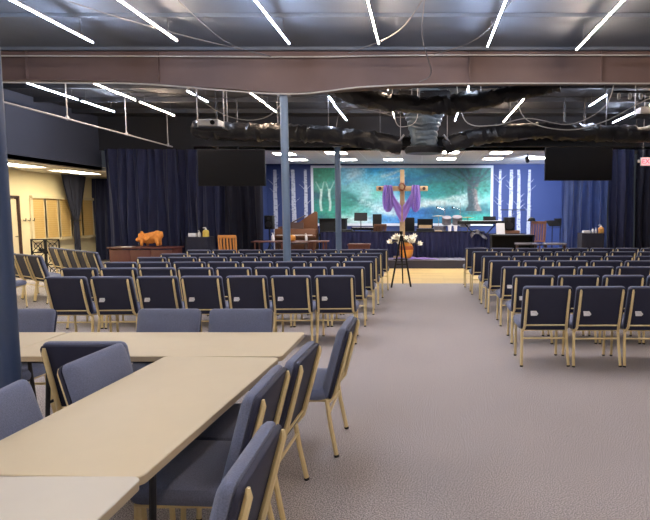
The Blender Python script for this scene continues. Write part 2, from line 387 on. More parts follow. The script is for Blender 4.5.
    box(b, x0 + W / 2, YW - .03, z0 - e / 2, W + 2 * e, .05, e); box(b, x0 + W / 2, YW - .03, z0 + Hh + e / 2, W + 2 * e, .05, e)
    box(b, x0 - e / 2, YW - .03, z0 + Hh / 2, e, .05, Hh); box(b, x0 + W + e / 2, YW - .03, z0 + Hh / 2, e, .05, Hh)
    obj('frame', b, 'framewhite', root, False)
mural()

# side aisle: windows, door, hooks
def ytow(px): return -10.98 * 540 / (px - 422) * (XO / -10.98)     # depth along the left wall
wz0, wz1 = .90, 2.08
wy = [(33.5, 44), (47, 57.5), (60.5, 70), (72.5, 81), (83, 92.5)]
for k, (a, c) in enumerate(wy):
    y0, y1 = ytow(a), ytow(c)
    b = nb()
    box(b, XO + .05, (y0 + y1) / 2, wz1 + .04, .1, y1 - y0 + .16, .08); box(b, XO + .05, (y0 + y1) / 2, wz0 - .04, .14, y1 - y0 + .16, .08)
    box(b, XO + .025, y0 - .05, (wz0 + wz1) / 2, .05, .1, wz1 - wz0); box(b, XO + .025, y1 + .05, (wz0 + wz1) / 2, .05, .1, wz1 - wz0)
    w = struct('window_%d' % (k + 1), b, 'creamtrim')
    b = nb(); n = 18
    for j in range(n):
        box(b, XO + .035, (y0 + y1) / 2, wz0 + (j + .5) * (wz1 - wz0) / n, .012, y1 - y0, (wz1 - wz0) / n * .92, rot=None)
    obj('blind', b, 'blind', w, False)
y0, y1 = ytow(2), ytow(16.5)
b = nb(); box(b, XO + .03, (y0 + y1) / 2, 1.02, .05, y1 - y0, 2.04); dr = struct('door_1', b, 'creamtrim')
b = nb(); box(b, XO + .05, y1 + .04, 1.05, .1, .07, 2.12); box(b, XO + .05, (y0 + y1) / 2, 2.1, .1, y1 - y0 + .15, .06); obj('door_frame', b, 'darkwood', dr, False)
b = nb(); tube(b, [(XO + .06, y1 - .1, 1.0), (XO + .12, y1 - .1, 1.0), (XO + .12, y1 - .2, 1.0)], .012); obj('door_handle', b, 'chrome', dr)
t = thing('coat_hook_rack', 'small dark wall hooks between the door and the tan blinds', 'hook rack', (XO, ytow(28), 1.45))
bx('backplate', t, 'creamtrim', .012, 0, 0, .02, .5, .06)
for k in range(3):
    tb('hook', t, 'darksteel', [(.02, -.17 + .17 * k, 0), (.09, -.17 + .17 * k, -.03), (.1, -.17 + .17 * k, .05)], .012)
b = nb(); box(b, XO + .01, (YB + 18.9) / 2, .05, .02, 18.9 - YB, .1); struct('baseboard_left', b, 'creamtrim')

# ------------------------------------------------------------------ ceiling: beam, poles, lights, ducts, cables
root = thing('roof_beam', 'long red-brown steel roof beam deepening above the blue pole', 'beam')
def beam_low(x):
    d = abs(x + 2.27); return (3.87 if x < -2.27 else 3.83) - (.21 if x < -2.27 else .17) * max(0, 1 - d / 2.9)
BY = 9.3
b = nb(); xs = [XL + .05, -6, -4.9, -4.2, -3.4, -2.27, -1.2, -.4, .33, 3, XR - .05]
def strip(b, pts, y0, y1):
    fr = [[b.verts.new((x, y0, z0)), b.verts.new((x, y0, z1)), b.verts.new((x, y1, z1)), b.verts.new((x, y1, z0))] for x, z0, z1 in pts]
    for p, q in zip(fr, fr[1:]):
        for k in range(4): b.faces.new((p[k], p[(k + 1) % 4], q[(k + 1) % 4], q[k]))
    b.faces.new(fr[0]); b.faces.new(fr[-1][::-1])
strip(b, [(x, beam_low(x), CZ - .02) for x in xs], BY - .012, BY + .012)
for x in (-6.6, -4.4, .8, 3.0): box(b, x, BY, (beam_low(x) + CZ) / 2, .014, .14, CZ - .04 - beam_low(x))
obj('web', b, 'beam', root, False)
b = nb(); strip(b, [(x, beam_low(x) - .02, beam_low(x)) for x in xs], BY - .1, BY + .1); obj('lower_flange', b, 'beam', root, False)
b = nb(); strip(b, [(x, CZ - .03, CZ - .01) for x in xs], BY - .1, BY + .1); obj('upper_flange', b, 'beam', root, False)

def pole(x, y, r, top, label, m, name='support_pole'):
    t = thing(name, label, 'column', (x, y, 0))
    b = nb(); lathe(b, [(r, .012), (r, top - .012)], n=28); obj('shaft', b, m, t)
    bx('base_plate', t, 'capsteel', 0, 0, .006, r * 3.2, r * 3.2, .012)
    bx('cap_plate', t, 'capsteel', 0, 0, top - .006, r * 3.2, r * 3.0, .012)
    return t
pole(-2.33, 9.3, .066, 3.635, 'slate-blue round steel pole under the deepest part of the beam', 'polebl')
pole(-1.9, 12.3, .066, 3.13, 'thinner-looking slate-blue pole between the far chairs and the stage', 'polebl')
pole(-2.28, 2.9, .066, CZ - .03, 'dark blue round column at the left picture edge beside the cream tables', 'colnavy')

t = thing('steel_crossbeam', 'black steel crossbeam behind the ducts carried by the far pole', 'beam', (.1, 12.3, 0))
b = nb(); box(b, 0, 0, 3.24, 9.6, .02, .2); box(b, 0, 0, 3.14, 9.6, .14, .02); box(b, 0, 0, 3.34, 9.6, .14, .02)
obj('i_beam', b, 'blackmat', t, False)
for x in (-4.7, 4.7): tb('hanger_rod', t, 'blackmat', [(x, 0, 3.34), (x, 0, CZ + .001)], .012, n=6)
LED = [  # x, y0, y1, warm?, label
 (-4.75, 5.6, 8.05, 0, 'cool white LED tube at the top left corner, leftmost before the beam'),
 (-3.5, 5.6, 7.97, 1, 'warm LED tube before the beam, second from the left'),
 (-1.93, 5.6, 8.1, 0, 'cool LED tube before the beam, above and left of the blue pole top'),
 (-.63, 5.6, 8.1, 1, 'warm LED tube before the beam, above the right end of the cross'),
 (.97, 5.6, 8.24, 0, 'cool LED tube before the beam, above the near end of the right seating'),
 (2.33, 5.6, 8.39, 1, 'warm LED tube before the beam, rightmost one in the picture'),
 (-7.48, 10.24, 12.0, 0, 'longer cool LED tube behind the beam at the far left'),
 (-7.48, 12.12, 13.4, 0, 'short cool LED tube in line after the far left one'),
 (-6.23, 10.3, 12.0, 1, 'longer warm LED tube behind the beam, second row from the left'),
 (-6.25, 12.22, 13.9, 1, 'warm LED tube further back in the second row from the left'),
 (-4.74, 11.14, 12.2, 0, 'short cool LED tube above and left of the hanging projector'),
 (-3.52, 11.23, 12.33, 1, 'short warm LED tube behind the beam, just left of the pole, nearer of two'),
 (-3.55, 12.56, 13.41, 1, 'short warm LED tube touching the pole edge, farther of two'),
 (-1.97, 11.7, 12.36, 0, 'very short cool LED tube right of the pole, upper of a pair'),
 (-2.0, 12.46, 14.55, 0, 'longer cool LED tube right of the pole, lower of a pair'),
 (-.68, 10.39, 11.05, 1, 'tiny warm LED tube just behind the beam above the cross'),
 (-.71, 13.41, 14.7, 1, 'small warm LED tube left of the hanging duct drop'),
 (.91, 10.39, 11.05, 0, 'tiny cool LED tube just behind the beam, right of the duct drop'),
 (.88, 13.16, 14.7, 0, 'small cool LED tube right of the hanging duct drop, lower one'),
 (2.2, 11.91, 12.36, 1, 'tiny warm LED tube above the longer warm one over the right birches'),
 (2.2, 12.5, 14.86, 1, 'longer warm LED tube pointing down towards the right birches'),
 (3.85, 11.51, 12.67, 0, 'cool LED tube above the right television'),
 (5.2, 12.91, 15.0, 0, 'long white LED tube near the right projector'),
 (5.2, 10.9, 12.6, 1, 'warm LED tube cut by the right picture edge'),
]
for x in (-7.6, -5.0, -1.9, .95, 3.8, 6.6):
    for y0 in (-2.8, .4): LED.append((x, y0, y0 + 2.0, 0 if x in (-7.6, -1.9, 3.8) else 1, 'LED tube over the near part of the hall behind the viewer'))
for i, (x, y0, y1, w, lb) in enumerate(LED):
    if y0 < 3 : grp = 'LED tubes over the near part of the hall'
    else: grp = 'LED tube lights on the ceiling'
    t = thing('led_tube_light', lb, 'light fixture', (x, (y0 + y1) / 2, 4.1), 0, grp)
    L = y1 - y0
    bx('housing', t, 'housing', 0, 0, .02, .014, L, .02)
    b = nb(); tube(b, [(0, -L / 2 + .01, 0), (0, L / 2 - .01, 0)], .0075, n=8); obj('tube', b, 'led_warm' if w else 'led_cool', t)
    for s in (-1, 1): tb('hanger', t, 'wireg', [(0, s * L * .38, .04), (0, s * L * .38, CZ - 4.1 - .01)], .004, n=5)

def troffer(x, y, z, sx, sy, m, label, grp):
    t = thing('ceiling_troffer', label, 'ceiling light', (x, y, z), 0, grp)
    b = nb(); e = .03
    for a in (-1, 1):
        box(b, a * (sx / 2 + e / 2), 0, -.012, e, sy + 2 * e, .025); box(b, 0, a * (sy / 2 + e / 2), -.012, sx, e, .025)
    obj('frame', b, 'white', t, False)
    bx('diffuser', t, m, 0, 0, -.006, sx, sy, .01)
for x, y, lb in ((-2.54, 16.2, 'ceiling light panel over the stage, nearer one behind the far pole'), (-2.5, 18.2, 'ceiling light panel over the stage, farther one beside the far pole'),
   (-.96, 18.2, 'ceiling light panel over the stage above the cross'), (.78, 16.05, 'ceiling light panel over the stage, nearer one right of the duct drop'),
   (.8, 17.9, 'ceiling light panel over the stage, farther one right of the duct drop'), (2.32, 16.1, 'ceiling light panel over the stage above the painted oak, nearer'),
   (2.32, 17.9, 'ceiling light panel over the stage above the painted oak, farther'), (3.75, 17.7, 'ceiling light panel over the stage beside the right television'),
   (-4.15, 16.5, 'ceiling light panel over the stage right of the left television'), (-4.15, 18.2, 'farther ceiling light panel over the stage above the left birches')):
    troffer(x, y, 3.44, .6, .62, 'panel', lb, 'troffers over the stage')
for y, lb in ((10.8, 'low ceiling light in the side aisle hidden behind the near column'), (13.6, 'low ceiling light in the side aisle nearest the column'), (16.0, 'low ceiling light in the side aisle above the swagged curtain'), (6.5, 'low side aisle light before the column'), (2.5, 'low side aisle light at the near end')):
    troffer(-10.15, y, 2.86, .6, 1.5, 'panelw', lb, 'troffers in the side aisle')

# rail with rods at left
t = thing('ceiling_rail', 'thin grey curtain rail hung on rods along the left side', 'rail')
tb('rail_pipe', t, 'rail', [(-7, 4.5, 3.5), (-7, 10, 3.5), (-7, 15.35, 3.5)], .018)
for y in (6.5, 8.8, 10.86, 13.0, 15.1):
    tb('rod', t, 'rail', [(-7, y, 3.5), (-7, y, CZ - .01)], .012, n=6)
    b = nb(); lathe(b, [(.01, -.05), (.035, -.03), (.035, .02), (.01, .05)], -7, y, 3.52, n=8); obj('clamp', b, 'rail', t)

# ducts
def duct(pts, r, label, m='ductwrap', seed=1):
    rnd = random.Random(seed); P = []
    pts = [Vector(p) for p in pts]; R = []
    for a, c in zip(pts, pts[1:]):
        n = max(3, int((c - a).length / .07))
        for k in range(n):
            P.append(a.lerp(c, k / n))
    P.append(pts[-1])
    for _ in range(5): P = [P[0]] + [(P[i - 1] + P[i] * 2 + P[i + 1]) / 4 for i in range(1, len(P) - 1)] + [P[-1]]
    R = [r * (1 + (.06 if i % 2 else -.04) + rnd.uniform(-.05, .05)) for i in range(len(P))]
    b = nb(); tube(b, P, r, n=16, radii=R)
    for v in b.verts: v.co += noise.noise_vector(v.co * 5) * .05 + noise.noise_vector(v.co * 14) * .03
    o = obj('flexible_duct', b, m)
    for k in range(len(P) // 6, len(P), max(1, len(P) // 4)):
        if P[k].z + r < CZ - .1: tb('strap', o, 'wireg', [P[k] + Vector((0, 0, r * .8)), Vector((P[k].x, P[k].y, CZ + .001))], .012, n=5)
    tag(o, label, 'duct', 'plastic wrapped ducts under the ceiling'); return o
duct([(-4.9, 11.8, 3.44), (-3.6, 11.8, 3.38), (-2.3, 11.8, 3.36), (-1.2, 11.8, 3.22), (-.45, 11.9, 3.1)], .175, 'black plastic-wrapped duct sagging from the blue pole to the duct drop', seed=3)
duct([(.5, 11.9, 3.1), (1.3, 11.8, 3.32), (2.4, 11.8, 3.42), (4.2, 11.9, 3.36), (8.8, 12.0, 3.36)], .175, 'black plastic-wrapped duct running right from the duct drop', seed=4)
duct([(-1.9, 10.6, 4.15), (-1.0, 10.5, 3.78), (.1, 10.5, 3.68), (1.2, 10.55, 3.8), (2.6, 10.7, 4.15)], .16, 'upper black wrapped duct sagging just behind the beam', seed=5)
t = thing('duct_drop', 'grey crumpled plastic-wrapped duct drop hanging above the cross', 'duct', (.04, 11.85, 0))
b = nb(); prof = []
for k in range(26):
    z = 2.98 + k * .05
    r = .30 + .12 * min(1, max(0, (z - 3.3) / .5)) + (.015 if k % 2 else -.01)
    prof.append((r if k else .2, z))
lathe(b, prof, n=28, sy=.8)
for v in b.verts: v.co += noise.noise_vector(v.co * 4) * .06
obj('wrapped_body', b, 'ductgrey', t)
b = nb(); lathe(b, [(.39, 2.93), (.41, 2.96), (.41, 3.05), (.36, 3.08)], n=28, sy=.8); obj('collar', b, 'ductwrap', t)
for s in (-1, 1):
    tb('strap', t, 'wire', [(s * .5, -.1, 3.05), (s * .5, -.1, CZ - .02)], .008, n=5)
    tb('pipe_stub', t, 'rail', [(s * .6, -.1, 3.1), (s * .42, -.1, 3.32)], .025, n=6)
bx('upper_plenum', t, 'ductwrap', 0, 0, 4.05, 1.1, .7, .3, bev=.03)

def cable(pts, r, label, m='wire', grp='cables under the ceiling'):
    P = []
    pts = [Vector(p) for p in pts]
    for i in range(len(pts) - 1):
        p0 = pts[max(i - 1, 0)]; p1 = pts[i]; p2 = pts[i + 1]; p3 = pts[min(i + 2, len(pts) - 1)]
        for k in range(8):
            t = k / 8
            P.append(.5 * ((2 * p1) + (p2 - p0) * t + (2 * p0 - 5 * p1 + 4 * p2 - p3) * t * t + (-p0 + 3 * p1 - 3 * p2 + p3) * t ** 3))
    P.append(pts[-1]); b = nb(); tube(b, P, r, n=5)
    return tag(obj('cable', b, m), label, 'cable', grp)
zb = 3.78
cable([(XL + .1, BY - .12, 3.83), (-6.0, BY - .12, 3.80), (-4.6, BY - .12, 3.78), (-2.3, BY - .12, 3.62), (-.9, BY - .12, 3.74), (.8, BY - .12, 3.79), (4, BY - .12, 3.79), (XR - .1, BY - .12, 3.79)], .013, 'white cable clipped along the bottom of the beam', 'wire')
cable([(XL + .1, BY - .12, 4.24), (-4, BY - .12, 4.23), (-2, BY - .12, 4.22), (1, BY - .12, 4.25), (XR - .1, BY - .12, 4.23)], .012, 'white cable strung along the top of the beam', 'wire')
cable([(-4.9, 6.2, 4.34), (-4.1, 7.0, 4.18), (-3.3, 8.2, 4.2), (-2.6, 9.1, 4.24)], .009, 'cable sagging between the two leftmost ceiling tubes', 'wireg')
cable([(-3.05, 6.2, 4.34), (-2.85, 8.0, 4.12), (-2.5, 9.15, 4.22)], .009, 'cable hanging left of the tube above the pole', 'wireg')
cable([(.2, 6.2, 4.34), (-.3, 7.5, 4.1), (-1.2, 9.1, 4.26)], .008, 'thin cable between the two middle ceiling tubes', 'wireg')
cable([(.1, 5.8, 4.34), (.0, 8.0, 4.22), (.15, 9.1, 3.95), (-.05, 9.2, 3.82)], .008, 'cable dropping over the beam above the duct drop', 'wireg')
cable([(1.2, 6.8, 4.34), (.8, 8.0, 4.15), (.2, 9.1, 4.24)], .008, 'thin cable left of the second tube from the right', 'wireg')
cable([(-4.9, 10.8, 4.36), (-3.9, 10.8, 3.58), (-3.0, 10.8, 3.55), (-2.4, 10.8, 4.36)], .01, 'cable looping from the projector towards the blue pole', 'wire')
cable([(.7, 11.4, 4.36), (.9, 11.4, 3.55), (1.5, 11.4, 3.46), (2.2, 11.5, 3.62), (3.1, 11.5, 3.5), (3.8, 11.5, 3.85), (4.0, 11.5, 4.36)], .011, 'wavy white cable in front of the ducts on the right', 'wire')
cable([(1.9, 11.3, 4.36), (2.1, 11.3, 3.6), (2.9, 11.2, 3.34), (3.7, 11.2, 3.5), (4.7, 11.2, 4.0), (6, 11.3, 4.36)], .011, 'lower wavy white cable leading to the right projector', 'wire')
cable([(-.62, 11.3, 4.36), (-.55, 11.3, 3.55), (-.35, 11.3, 3.42), (-.1, 11.3, 3.6), (-.1, 11.3, 4.36)], .009, 'short white cable beside the duct drop', 'wire')
cable([(-1.75, 11.2, 3.4), (-1.6, 11.2, 3.75), (-1.0, 11.2, 3.72), (-.3, 11.1, 3.6), (-.2, 11.1, 4.36)], .009, 'pale cable over the sagging left duct', 'wireg')
cable([(-6.9, 9.8, 4.36), (-5.8, 9.9, 3.9), (-4.6, 10.0, 3.8), (-3.2, 10.2, 3.8), (-2.9, 10.2, 4.36)], .009, 'pale cable under the beam between left tubes', 'wireg')

def projector(x, y, z, r, label):
    t = thing('ceiling_projector', label, 'projector', (x, y, z), r)
    bx('body', t, 'housing', 0, 0, .1, .42, .34, .14, bev=.02)
    bx('shelf', t, 'darksteel', 0, 0, .0, .6, .4, .03)
    b = nb(); tube(b, [(.1, -.17, .1), (.1, -.2, .1)], .045, n=14); obj('lens', b, 'screen', t)
    for s in (-1, 1): tb('hanger_rod', t, 'rail', [(s * .27, 0, .01), (s * .27, 0, CZ - z - .01)], .012, n=6)
    return t
projector(-4.3, 11.2, 3.36, 0, 'pale projector on a shelf hanging left of the blue pole')
projector(4.75, 11.6, 3.68, 0, 'pale projector on a shelf hanging at the right picture edge')

def tv(cx, cy, z0, z1, w, label, rot=0):
    t = thing('hanging_television', label, 'television', (cx, cy, 0), rot, 'televisions hung above the stage sides')
    h = z1 - z0; zc = (z0 + z1) / 2
    bx('bezel', t, 'black', 0, 0, zc, w, .06, h, bev=.008)
    bx('screen', t, 'screen', 0, -.032, zc, w - .04, .006, h - .04)
    bx('bracket', t, 'darksteel', 0, .05, zc + .1, .6, .05, .35)
    for s in (-1, 1): tb('drop_pole', t, 'darksteel', [(s * .24 - .1, .06, zc + .1), (s * .24 - .1, .06, CZ - .01)], .022)
tv(-4.53, 13.0, 2.29, 3.16, 1.6, 'black flat television hanging before the left navy curtains', .0)
tv(3.72, 13.0, 2.42, 3.26, 1.6, 'black flat television hanging right of the painted birches', .0)

# exit sign
t = thing('exit_sign', 'lit red exit sign hanging at the right edge of the picture', 'sign', (5.17, 12.5, 2.82))
bx('housing', t, 'white', 0, 0, 0, .34, .05, .19, bev=.006)
bx('face', t, 'exitface', 0, -.028, 0, .31, .004, .165)
cu = bpy.data.curves.new('EXIT', 'FONT'); cu.body = 'EXIT'; cu.size = .15; cu.align_x = 'CENTER'; cu.align_y = 'CENTER'; cu.extrude = .001
to = bpy.data.objects.new('tmp', cu); C.objects.link(to)
me = bpy.data.meshes.new_from_object(to.evaluated_get(bpy.context.evaluated_depsgraph_get())); bpy.data.objects.remove(to)
me.materials.clear(); me.materials.append(M['red']); o = bpy.data.objects.new('lettering', me); C.objects.link(o); o.parent = t
o.location = (0, -.033, 0); o.rotation_euler = (PI / 2, 0, 0)
b = nb(); tube(b, [(-.17, 0, .01), (-.23, 0, .01)], .035, n=10); obj('lamp_head', b, 'housing', t)
tb('hanger_rod', t, 'rail', [(-.12, 0, .095), (-.12, 0, CZ - 2.83)], .006, n=5)
t = thing('track_light', 'small cluster of pale lamps under the ceiling, upper right', 'light fixture', (4.25, 11.0, 3.95))
bx('track', t, 'darksteel', 0, 0, .1, .9, .04, .04)
for k in range(4):
    b = nb(); lathe(b, [(.02, .08), (.035, .05), (.035, -.02), (.025, -.04)], -.33 + .22 * k, 0, 0, n=10); obj('lamp_head', b, 'housing', t)
tb('hanger_rod', t, 'rail', [(0, 0, .1), (0, 0, CZ - 3.96)], .01, n=5)

# ------------------------------------------------------------------ curtains
def curtain(x0, x1, y, z1, label, m, z0=.03, folds=None, amp=.09, seed=0, group=None, xdir=True):
    rnd = random.Random(seed); W = x1 - x0; f = folds or W / .26; ph = [rnd.uniform(0, 6.28) for _ in range(6)]
    def fn(u, v):
        a = u * f * 2 * PI
        g = amp * (.55 + .45 * (1 - v)) * (math.sin(a + .8 * math.sin(a * .37 + ph[0]) + .25 * math.sin(v * 5 + ph[1])) + .35 * math.sin(a * 2.3 + ph[2] + v * 2))
        g += .06 * math.sin(u * 7 + ph[3] + v * 1.5)
        xx = x0 + W * u + .02 * math.sin(v * 6 + u * 20 + ph[4])
        return (xx, y + g, z0 + (z1 - z0) * v)
    b = nb(); sheet(b, fn, int(f * 12), 10, .004)
    o = obj('curtain', b, m); o.name = 'curtain'; return tag(o, label, 'curtain', group)
G = 'full height navy stage curtains'
curtain(-8.9, -6.85, 15.3, 3.43, 'navy curtain behind the cherry desk, first left of the stage', 'curtain', seed=1, group=G)
curtain(-7.05, -5.5, 15.45, 3.43, 'navy curtain behind the small draped stand left of the wooden chair', 'curtain', seed=2, group=G)
curtain(-5.58, -4.5, 15.35, 3.43, 'darker navy curtain beside the left end of the blue stage wall', 'curtaind', seed=3, group=G)
curtain(3.98, 5.25, 15.35, 3.43, 'navy curtain with stage light painted as brighter blue, under the right television', 'curtain_lit', seed=4, group=G)
curtain(5.27, 6.0, 15.4, 3.43, 'navy curtain next to the bright blue one on the right', 'curtain', seed=5, group=G)
curtain(6.02, 9.3, 15.35, 3.43, 'near-black curtain behind the exit sign at far right', 'curtaind', seed=6, group=G)
curtain(-11.35, -9.3, 18.7, 2.83, 'navy curtain closing the far end of the side aisle', 'curtain', seed=8, group='side aisle curtains')
# swag tied in the middle
def swag():
    yc, X = 17.35, -11.08
    def fn(u, v):
        z = 2.82 * v
        if v > .5: w = .06 + (.5 - .06) * ((v - .5) / .5) ** .8
        else: w = .06 + .04 * ((.5 - v) / .5) ** .6
        a = u * 2 * PI
        fold = 1 + .18 * math.sin(a * 9)
        return (X + .12 * math.sin(a) * (.5 + w) * fold, yc + w * math.cos(a) * fold * 1.0, .02 + z)
    b = nb(); sheet(b, fn, 72, 24)
    t = thing('swag_curtain', 'dark curtain gathered at the middle against the tan blinds', 'curtain', group='side aisle curtains')
    obj('drape', b, 'curtaind', t)
    b = nb(); tube(b, [(X + .13 * math.cos(k / 12 * 2 * PI), yc + .11 * math.sin(k / 12 * 2 * PI), 1.42) for k in range(13)], .02, n=6, cap=False); obj('tieback', b, 'black', t)
swag()
def skirt(x0, x1, y, z0, z1, label):
    t = thing('stage_skirting', label, 'curtain', ((x0 + x1) / 2, y, z0))
    W = x1 - x0
    b = nb(); sheet(b, lambda u, v: (-W / 2 + W * u, .035 * (1.2 - .6 * v) * math.sin(u * W / .16 * 2 * PI + math.sin(u * 31) * 1.4), .01 + (z1 - z0 - .02) * v), int(W / .16 * 9), 5, .003)
    obj('pleated_cloth', b, 'skirt', t)
    tb('rail', t, 'black', [(-W / 2, .0, z1 - z0), (W / 2, .0, z1 - z0)], .018)
    for k in range(5): tb('post', t, 'black', [(-W / 2 + W * k / 4, .09, .012), (-W / 2 + W * k / 4, .09, z1 - z0)], .018, n=6)
skirt(-3.15, 1.95, 16.8, .253, 1.07, 'long pleated navy skirting behind the cross on the stage edge')
skirt(1.97, 3.2, 16.8, .253, 1.0, 'shorter navy skirting between the drums and the right keyboard')

# ------------------------------------------------------------------ chairs
def make_chair(label, group):
    t = thing('stacking_chair', label, 'chair', group=group)
    hw, hh = .25, .252
    ty, tz = -.13 / .4876, .47 / .4876            # up along the back
    cy, cz = -.262, .635
    def fb(a, d_b, d): return (a, cy + ty * d_b + tz * d, cz + tz * d_b - ty * d)
    fbk = lambda a, c, d: fb(a, c, d)
    b = nb(); pad(b, rrect(hw, hh, .035), hw, hh, [(.012, 0.0), (.002, .008), (0, .02), (.004, .038), (.018, .052), (.05, .062), (.12, .067)], fbk); obj('backrest', b, 'fabric', t)
    b = nb(); pad(b, rrect(hw - .002, hh - .006, .032), hw, hh, [(.012, -.022), (.003, -.018), (0, -.01), (.0, .0)], fbk); obj('back_panel', b, 'vinyl', t)
    # seat
    b = nb(); pad(b, rrect(.262, .225, .07), .262, .225, [(.03, .405), (.008, .41), (.0, .43), (.0, .455), (.012, .478), (.04, .49), (.11, .497)], lambda a, c, d: (a, c + .02, d + (-.01 if c < 0 else .0))); obj('seat', b, 'fabric', t)
    # frame
    b = nb()
    for s in (-1, 1):
        tube(b, [fb(s * .212, .235, -.026), fb(s * .212, .21, -.034), fb(s * .212, .0, -.036), fb(s * .214, -.2, -.036), (s * .226, -.2, .38)], .015, n=8, radii=[.008, .014, .015, .015, .014])
        tube(b, [(s * .228, -.19, .392), (s * .228, .21, .392)], .0125, n=8)
    tube(b, [(-.222, -.24, .452), (.222, -.24, .452)], .009, n=6)
    tube(b, [(-.228, .2, .392), (.228, .2, .392)], .011, n=6); tube(b, [(-.228, -.19, .392), (.228, -.19, .392)], .011, n=6)
    obj('frame', b, 'gold', t)
    b = nb(); tube(b, [(-.232, -.2, .3), (.232, -.2, .3)], .0105, n=6); obj('stretcher', b, 'gold', t)
    for s in (-1, 1):
        b = nb(); tube(b, [(s * .228, -.185, .40), (s * .234, -.21, .22), (s * .242, -.25, .012)], .0155, n=8); l = obj('leg', b, 'gold', t)
        b = nb(); tube(b, [(s * .2415, -.249, .016), (s * .2425, -.251, 0)], .017, n=8); obj('rubber_foot', b, 'rubber', l)
        b = nb(); tube(b, [(s * .226, .2, .392), (s * .226, .215, .012)], .0145, n=8); l = obj('leg', b, 'gold', t)
        b = nb(); tube(b, [(s * .226, .214, .016), (s * .226, .216, 0)], .016, n=8); obj('rubber_foot', b, 'rubber', l)
    return t
GL, GR, GT, GS = 'chairs in the left seating block', 'chairs in the right seating block', 'chairs around the cream tables', 'angled chairs along the left side'
first = make_chair('x', GL); used = [False]
def card_mesh():
    b = nb(); cy, cz = -.262, .635; ty, tz = -.13 / .4876, .47 / .4876
    def P(a, h, d): return (a, cy + ty * h + tz * d, cz + tz * h - ty * d)
    vs = []
    for e in (0, -.004):
        vs.append([b.verts.new(P(a, h, e - .024 - (.03 if h < -.03 else .0))) for a, h in ((-.165, -.055), (-.165, -.015), (-.105, -.015), (-.09, -.035), (-.105, -.055))])
    n = 5
    for k in range(n): b.faces.new((vs[0][k], vs[0][(k + 1) % n], vs[1][(k + 1) % n], vs[1][k]))
    b.faces.new(vs[0][::-1]); b.faces.new(vs[1]); 
    me = bpy.data.meshes.new('card'); b.to_mesh(me); b.free(); me.materials.append(M['tag']); return me
CARD = card_mesh()
def chair(x, y, r, label, group, card=False):
    if not used[0]:
        used[0] = True; c = first; c.location = (x, y, 0); c.rotation_euler = (0, 0, r); c['label'] = label; c['group'] = group
    else: c = dup(first, (x, y, 0), r, label, group)
    if card:
        o = bpy.data.objects.new('paper_card', CARD); C.objects.link(o); o.parent = c; o['label'] = 'white paper card tucked on the back'
    return c
ordn = ['first', 'second', 'third', 'fourth', 'fifth', 'sixth', 'seventh', 'eighth', 'ninth']
rowL = ['nearest row', 'second row', 'third row', 'fourth row', 'fifth row', 'far row']
rowR = ['nearest row', 'second row', 'third row', 'fourth row', 'fifth row', 'sixth row', 'far row']
def rlab(block, row, k):
    s = 'aisle seat' if k == 0 else ordn[k] + ' seat from the aisle'
    return 'navy gold-framed chair, %s block, %s, %s' % (block, row, s)
LR = [(-1.09, 6.94, 7), (-1.08, 8.0, 8), (-1.04, 8.92, 8), (-1.04, 9.87, 8), (-1.02, 10.68, 8), (-.98, 11.72, 8)]
a = math.radians(2.4); PL = [.54, .535, .532, .53, .53, .53]
for i, (x, y, n) in enumerate(LR):
    for k in range(n):
        if i == 5 and k == 1: pass
        chair(x - PL[i] * k * math.cos(a), y - PL[i] * k * math.sin(a), a + random.uniform(-.015, .015), rlab('left', rowL[i], k), GL, card=(i == 0 and k != 6) or (i == 1 and k in (0,)) or (i == 3 and k == 0))
RR = [(1.33, 5.94, 4), (1.40, 6.96, 4), (1.41, 8.03, 5), (1.35, 9.03, 6), (1.34, 9.97, 6), (1.27, 11.1, 7), (1.22, 12.18, 8)]
for i, (x, y, n) in enumerate(RR):
    for k in range(n):
        chair(x - .008 + .553 * k, y + random.uniform(-.015, .015), random.uniform(-.02, .02), rlab('right', rowR[i], k), GR, card=(i == 0) or (i in (1, 2) and k == 0)).scale = (1.045, 1, 1)
# chairs around the tables
chair(-2.03, 3.99, PI, 'light blue chair back rising behind the far table, middle of three', GT)
chair(-1.45, 3.99, PI + .02, 'light blue chair back behind the far table, right one near its corner', GT)
chair(-3.2, 3.99, PI, 'light blue chair back behind the far table, partly hidden by the dark column', GT)
chair(-2.02, 3.48, .0, 'dark-backed chair tucked in on the near side of the far table', GT)
chair(-1.50, 2.91, -PI / 2 - .03, 'light blue chair at the left side of the long table, right of the column', GT)
chair(-1.53, 2.25, -PI / 2 + .1, 'light blue chair in the lower left corner of the picture by the long table', GT)
chair(-.83, 3.78, PI / 2, 'chair on the right side of the tables, farthest and most pulled out', GT)
chair(-.975, 2.99, PI / 2 - .04, 'chair on the right side of the long table, second from the far end', GT)
chair(-1.03, 2.46, PI / 2, 'chair on the right side of the long table, third from the far end', GT)
chair(-.86, 1.71, PI / 2 + .02, 'closest chair, cut by the bottom edge, right of the near table', GT)
# angled side chairs
dx, dy = .78, -.62; fa = -math.atan2(.62, .78)
for k in range(5):
    px, py = -6.38 - dx * .53 * (k + .5), 10.54 - dy * .53 * (k + .5)
    chair(px + .62 * .33, py + .78 * .33, fa, 'angled dark chair in the farther slanted side row, %s from its right end' % ordn[k], GS)
fa = -math.atan2(.55, .84)
for k in range(3):
    px, py = -6.83 - .84 * .53 * (k + .5), 9.62 + .55 * .53 * (k + .5)
    chair(px + .55 * .33, py + .84 * .33, fa, 'angled dark chair in the nearer slanted side row, %s from its right end' % ordn[k], GS)
chair(-7.12, 9.12, -PI / 2 + .1, 'lone chair with its seat showing just right of the dark column', GS)

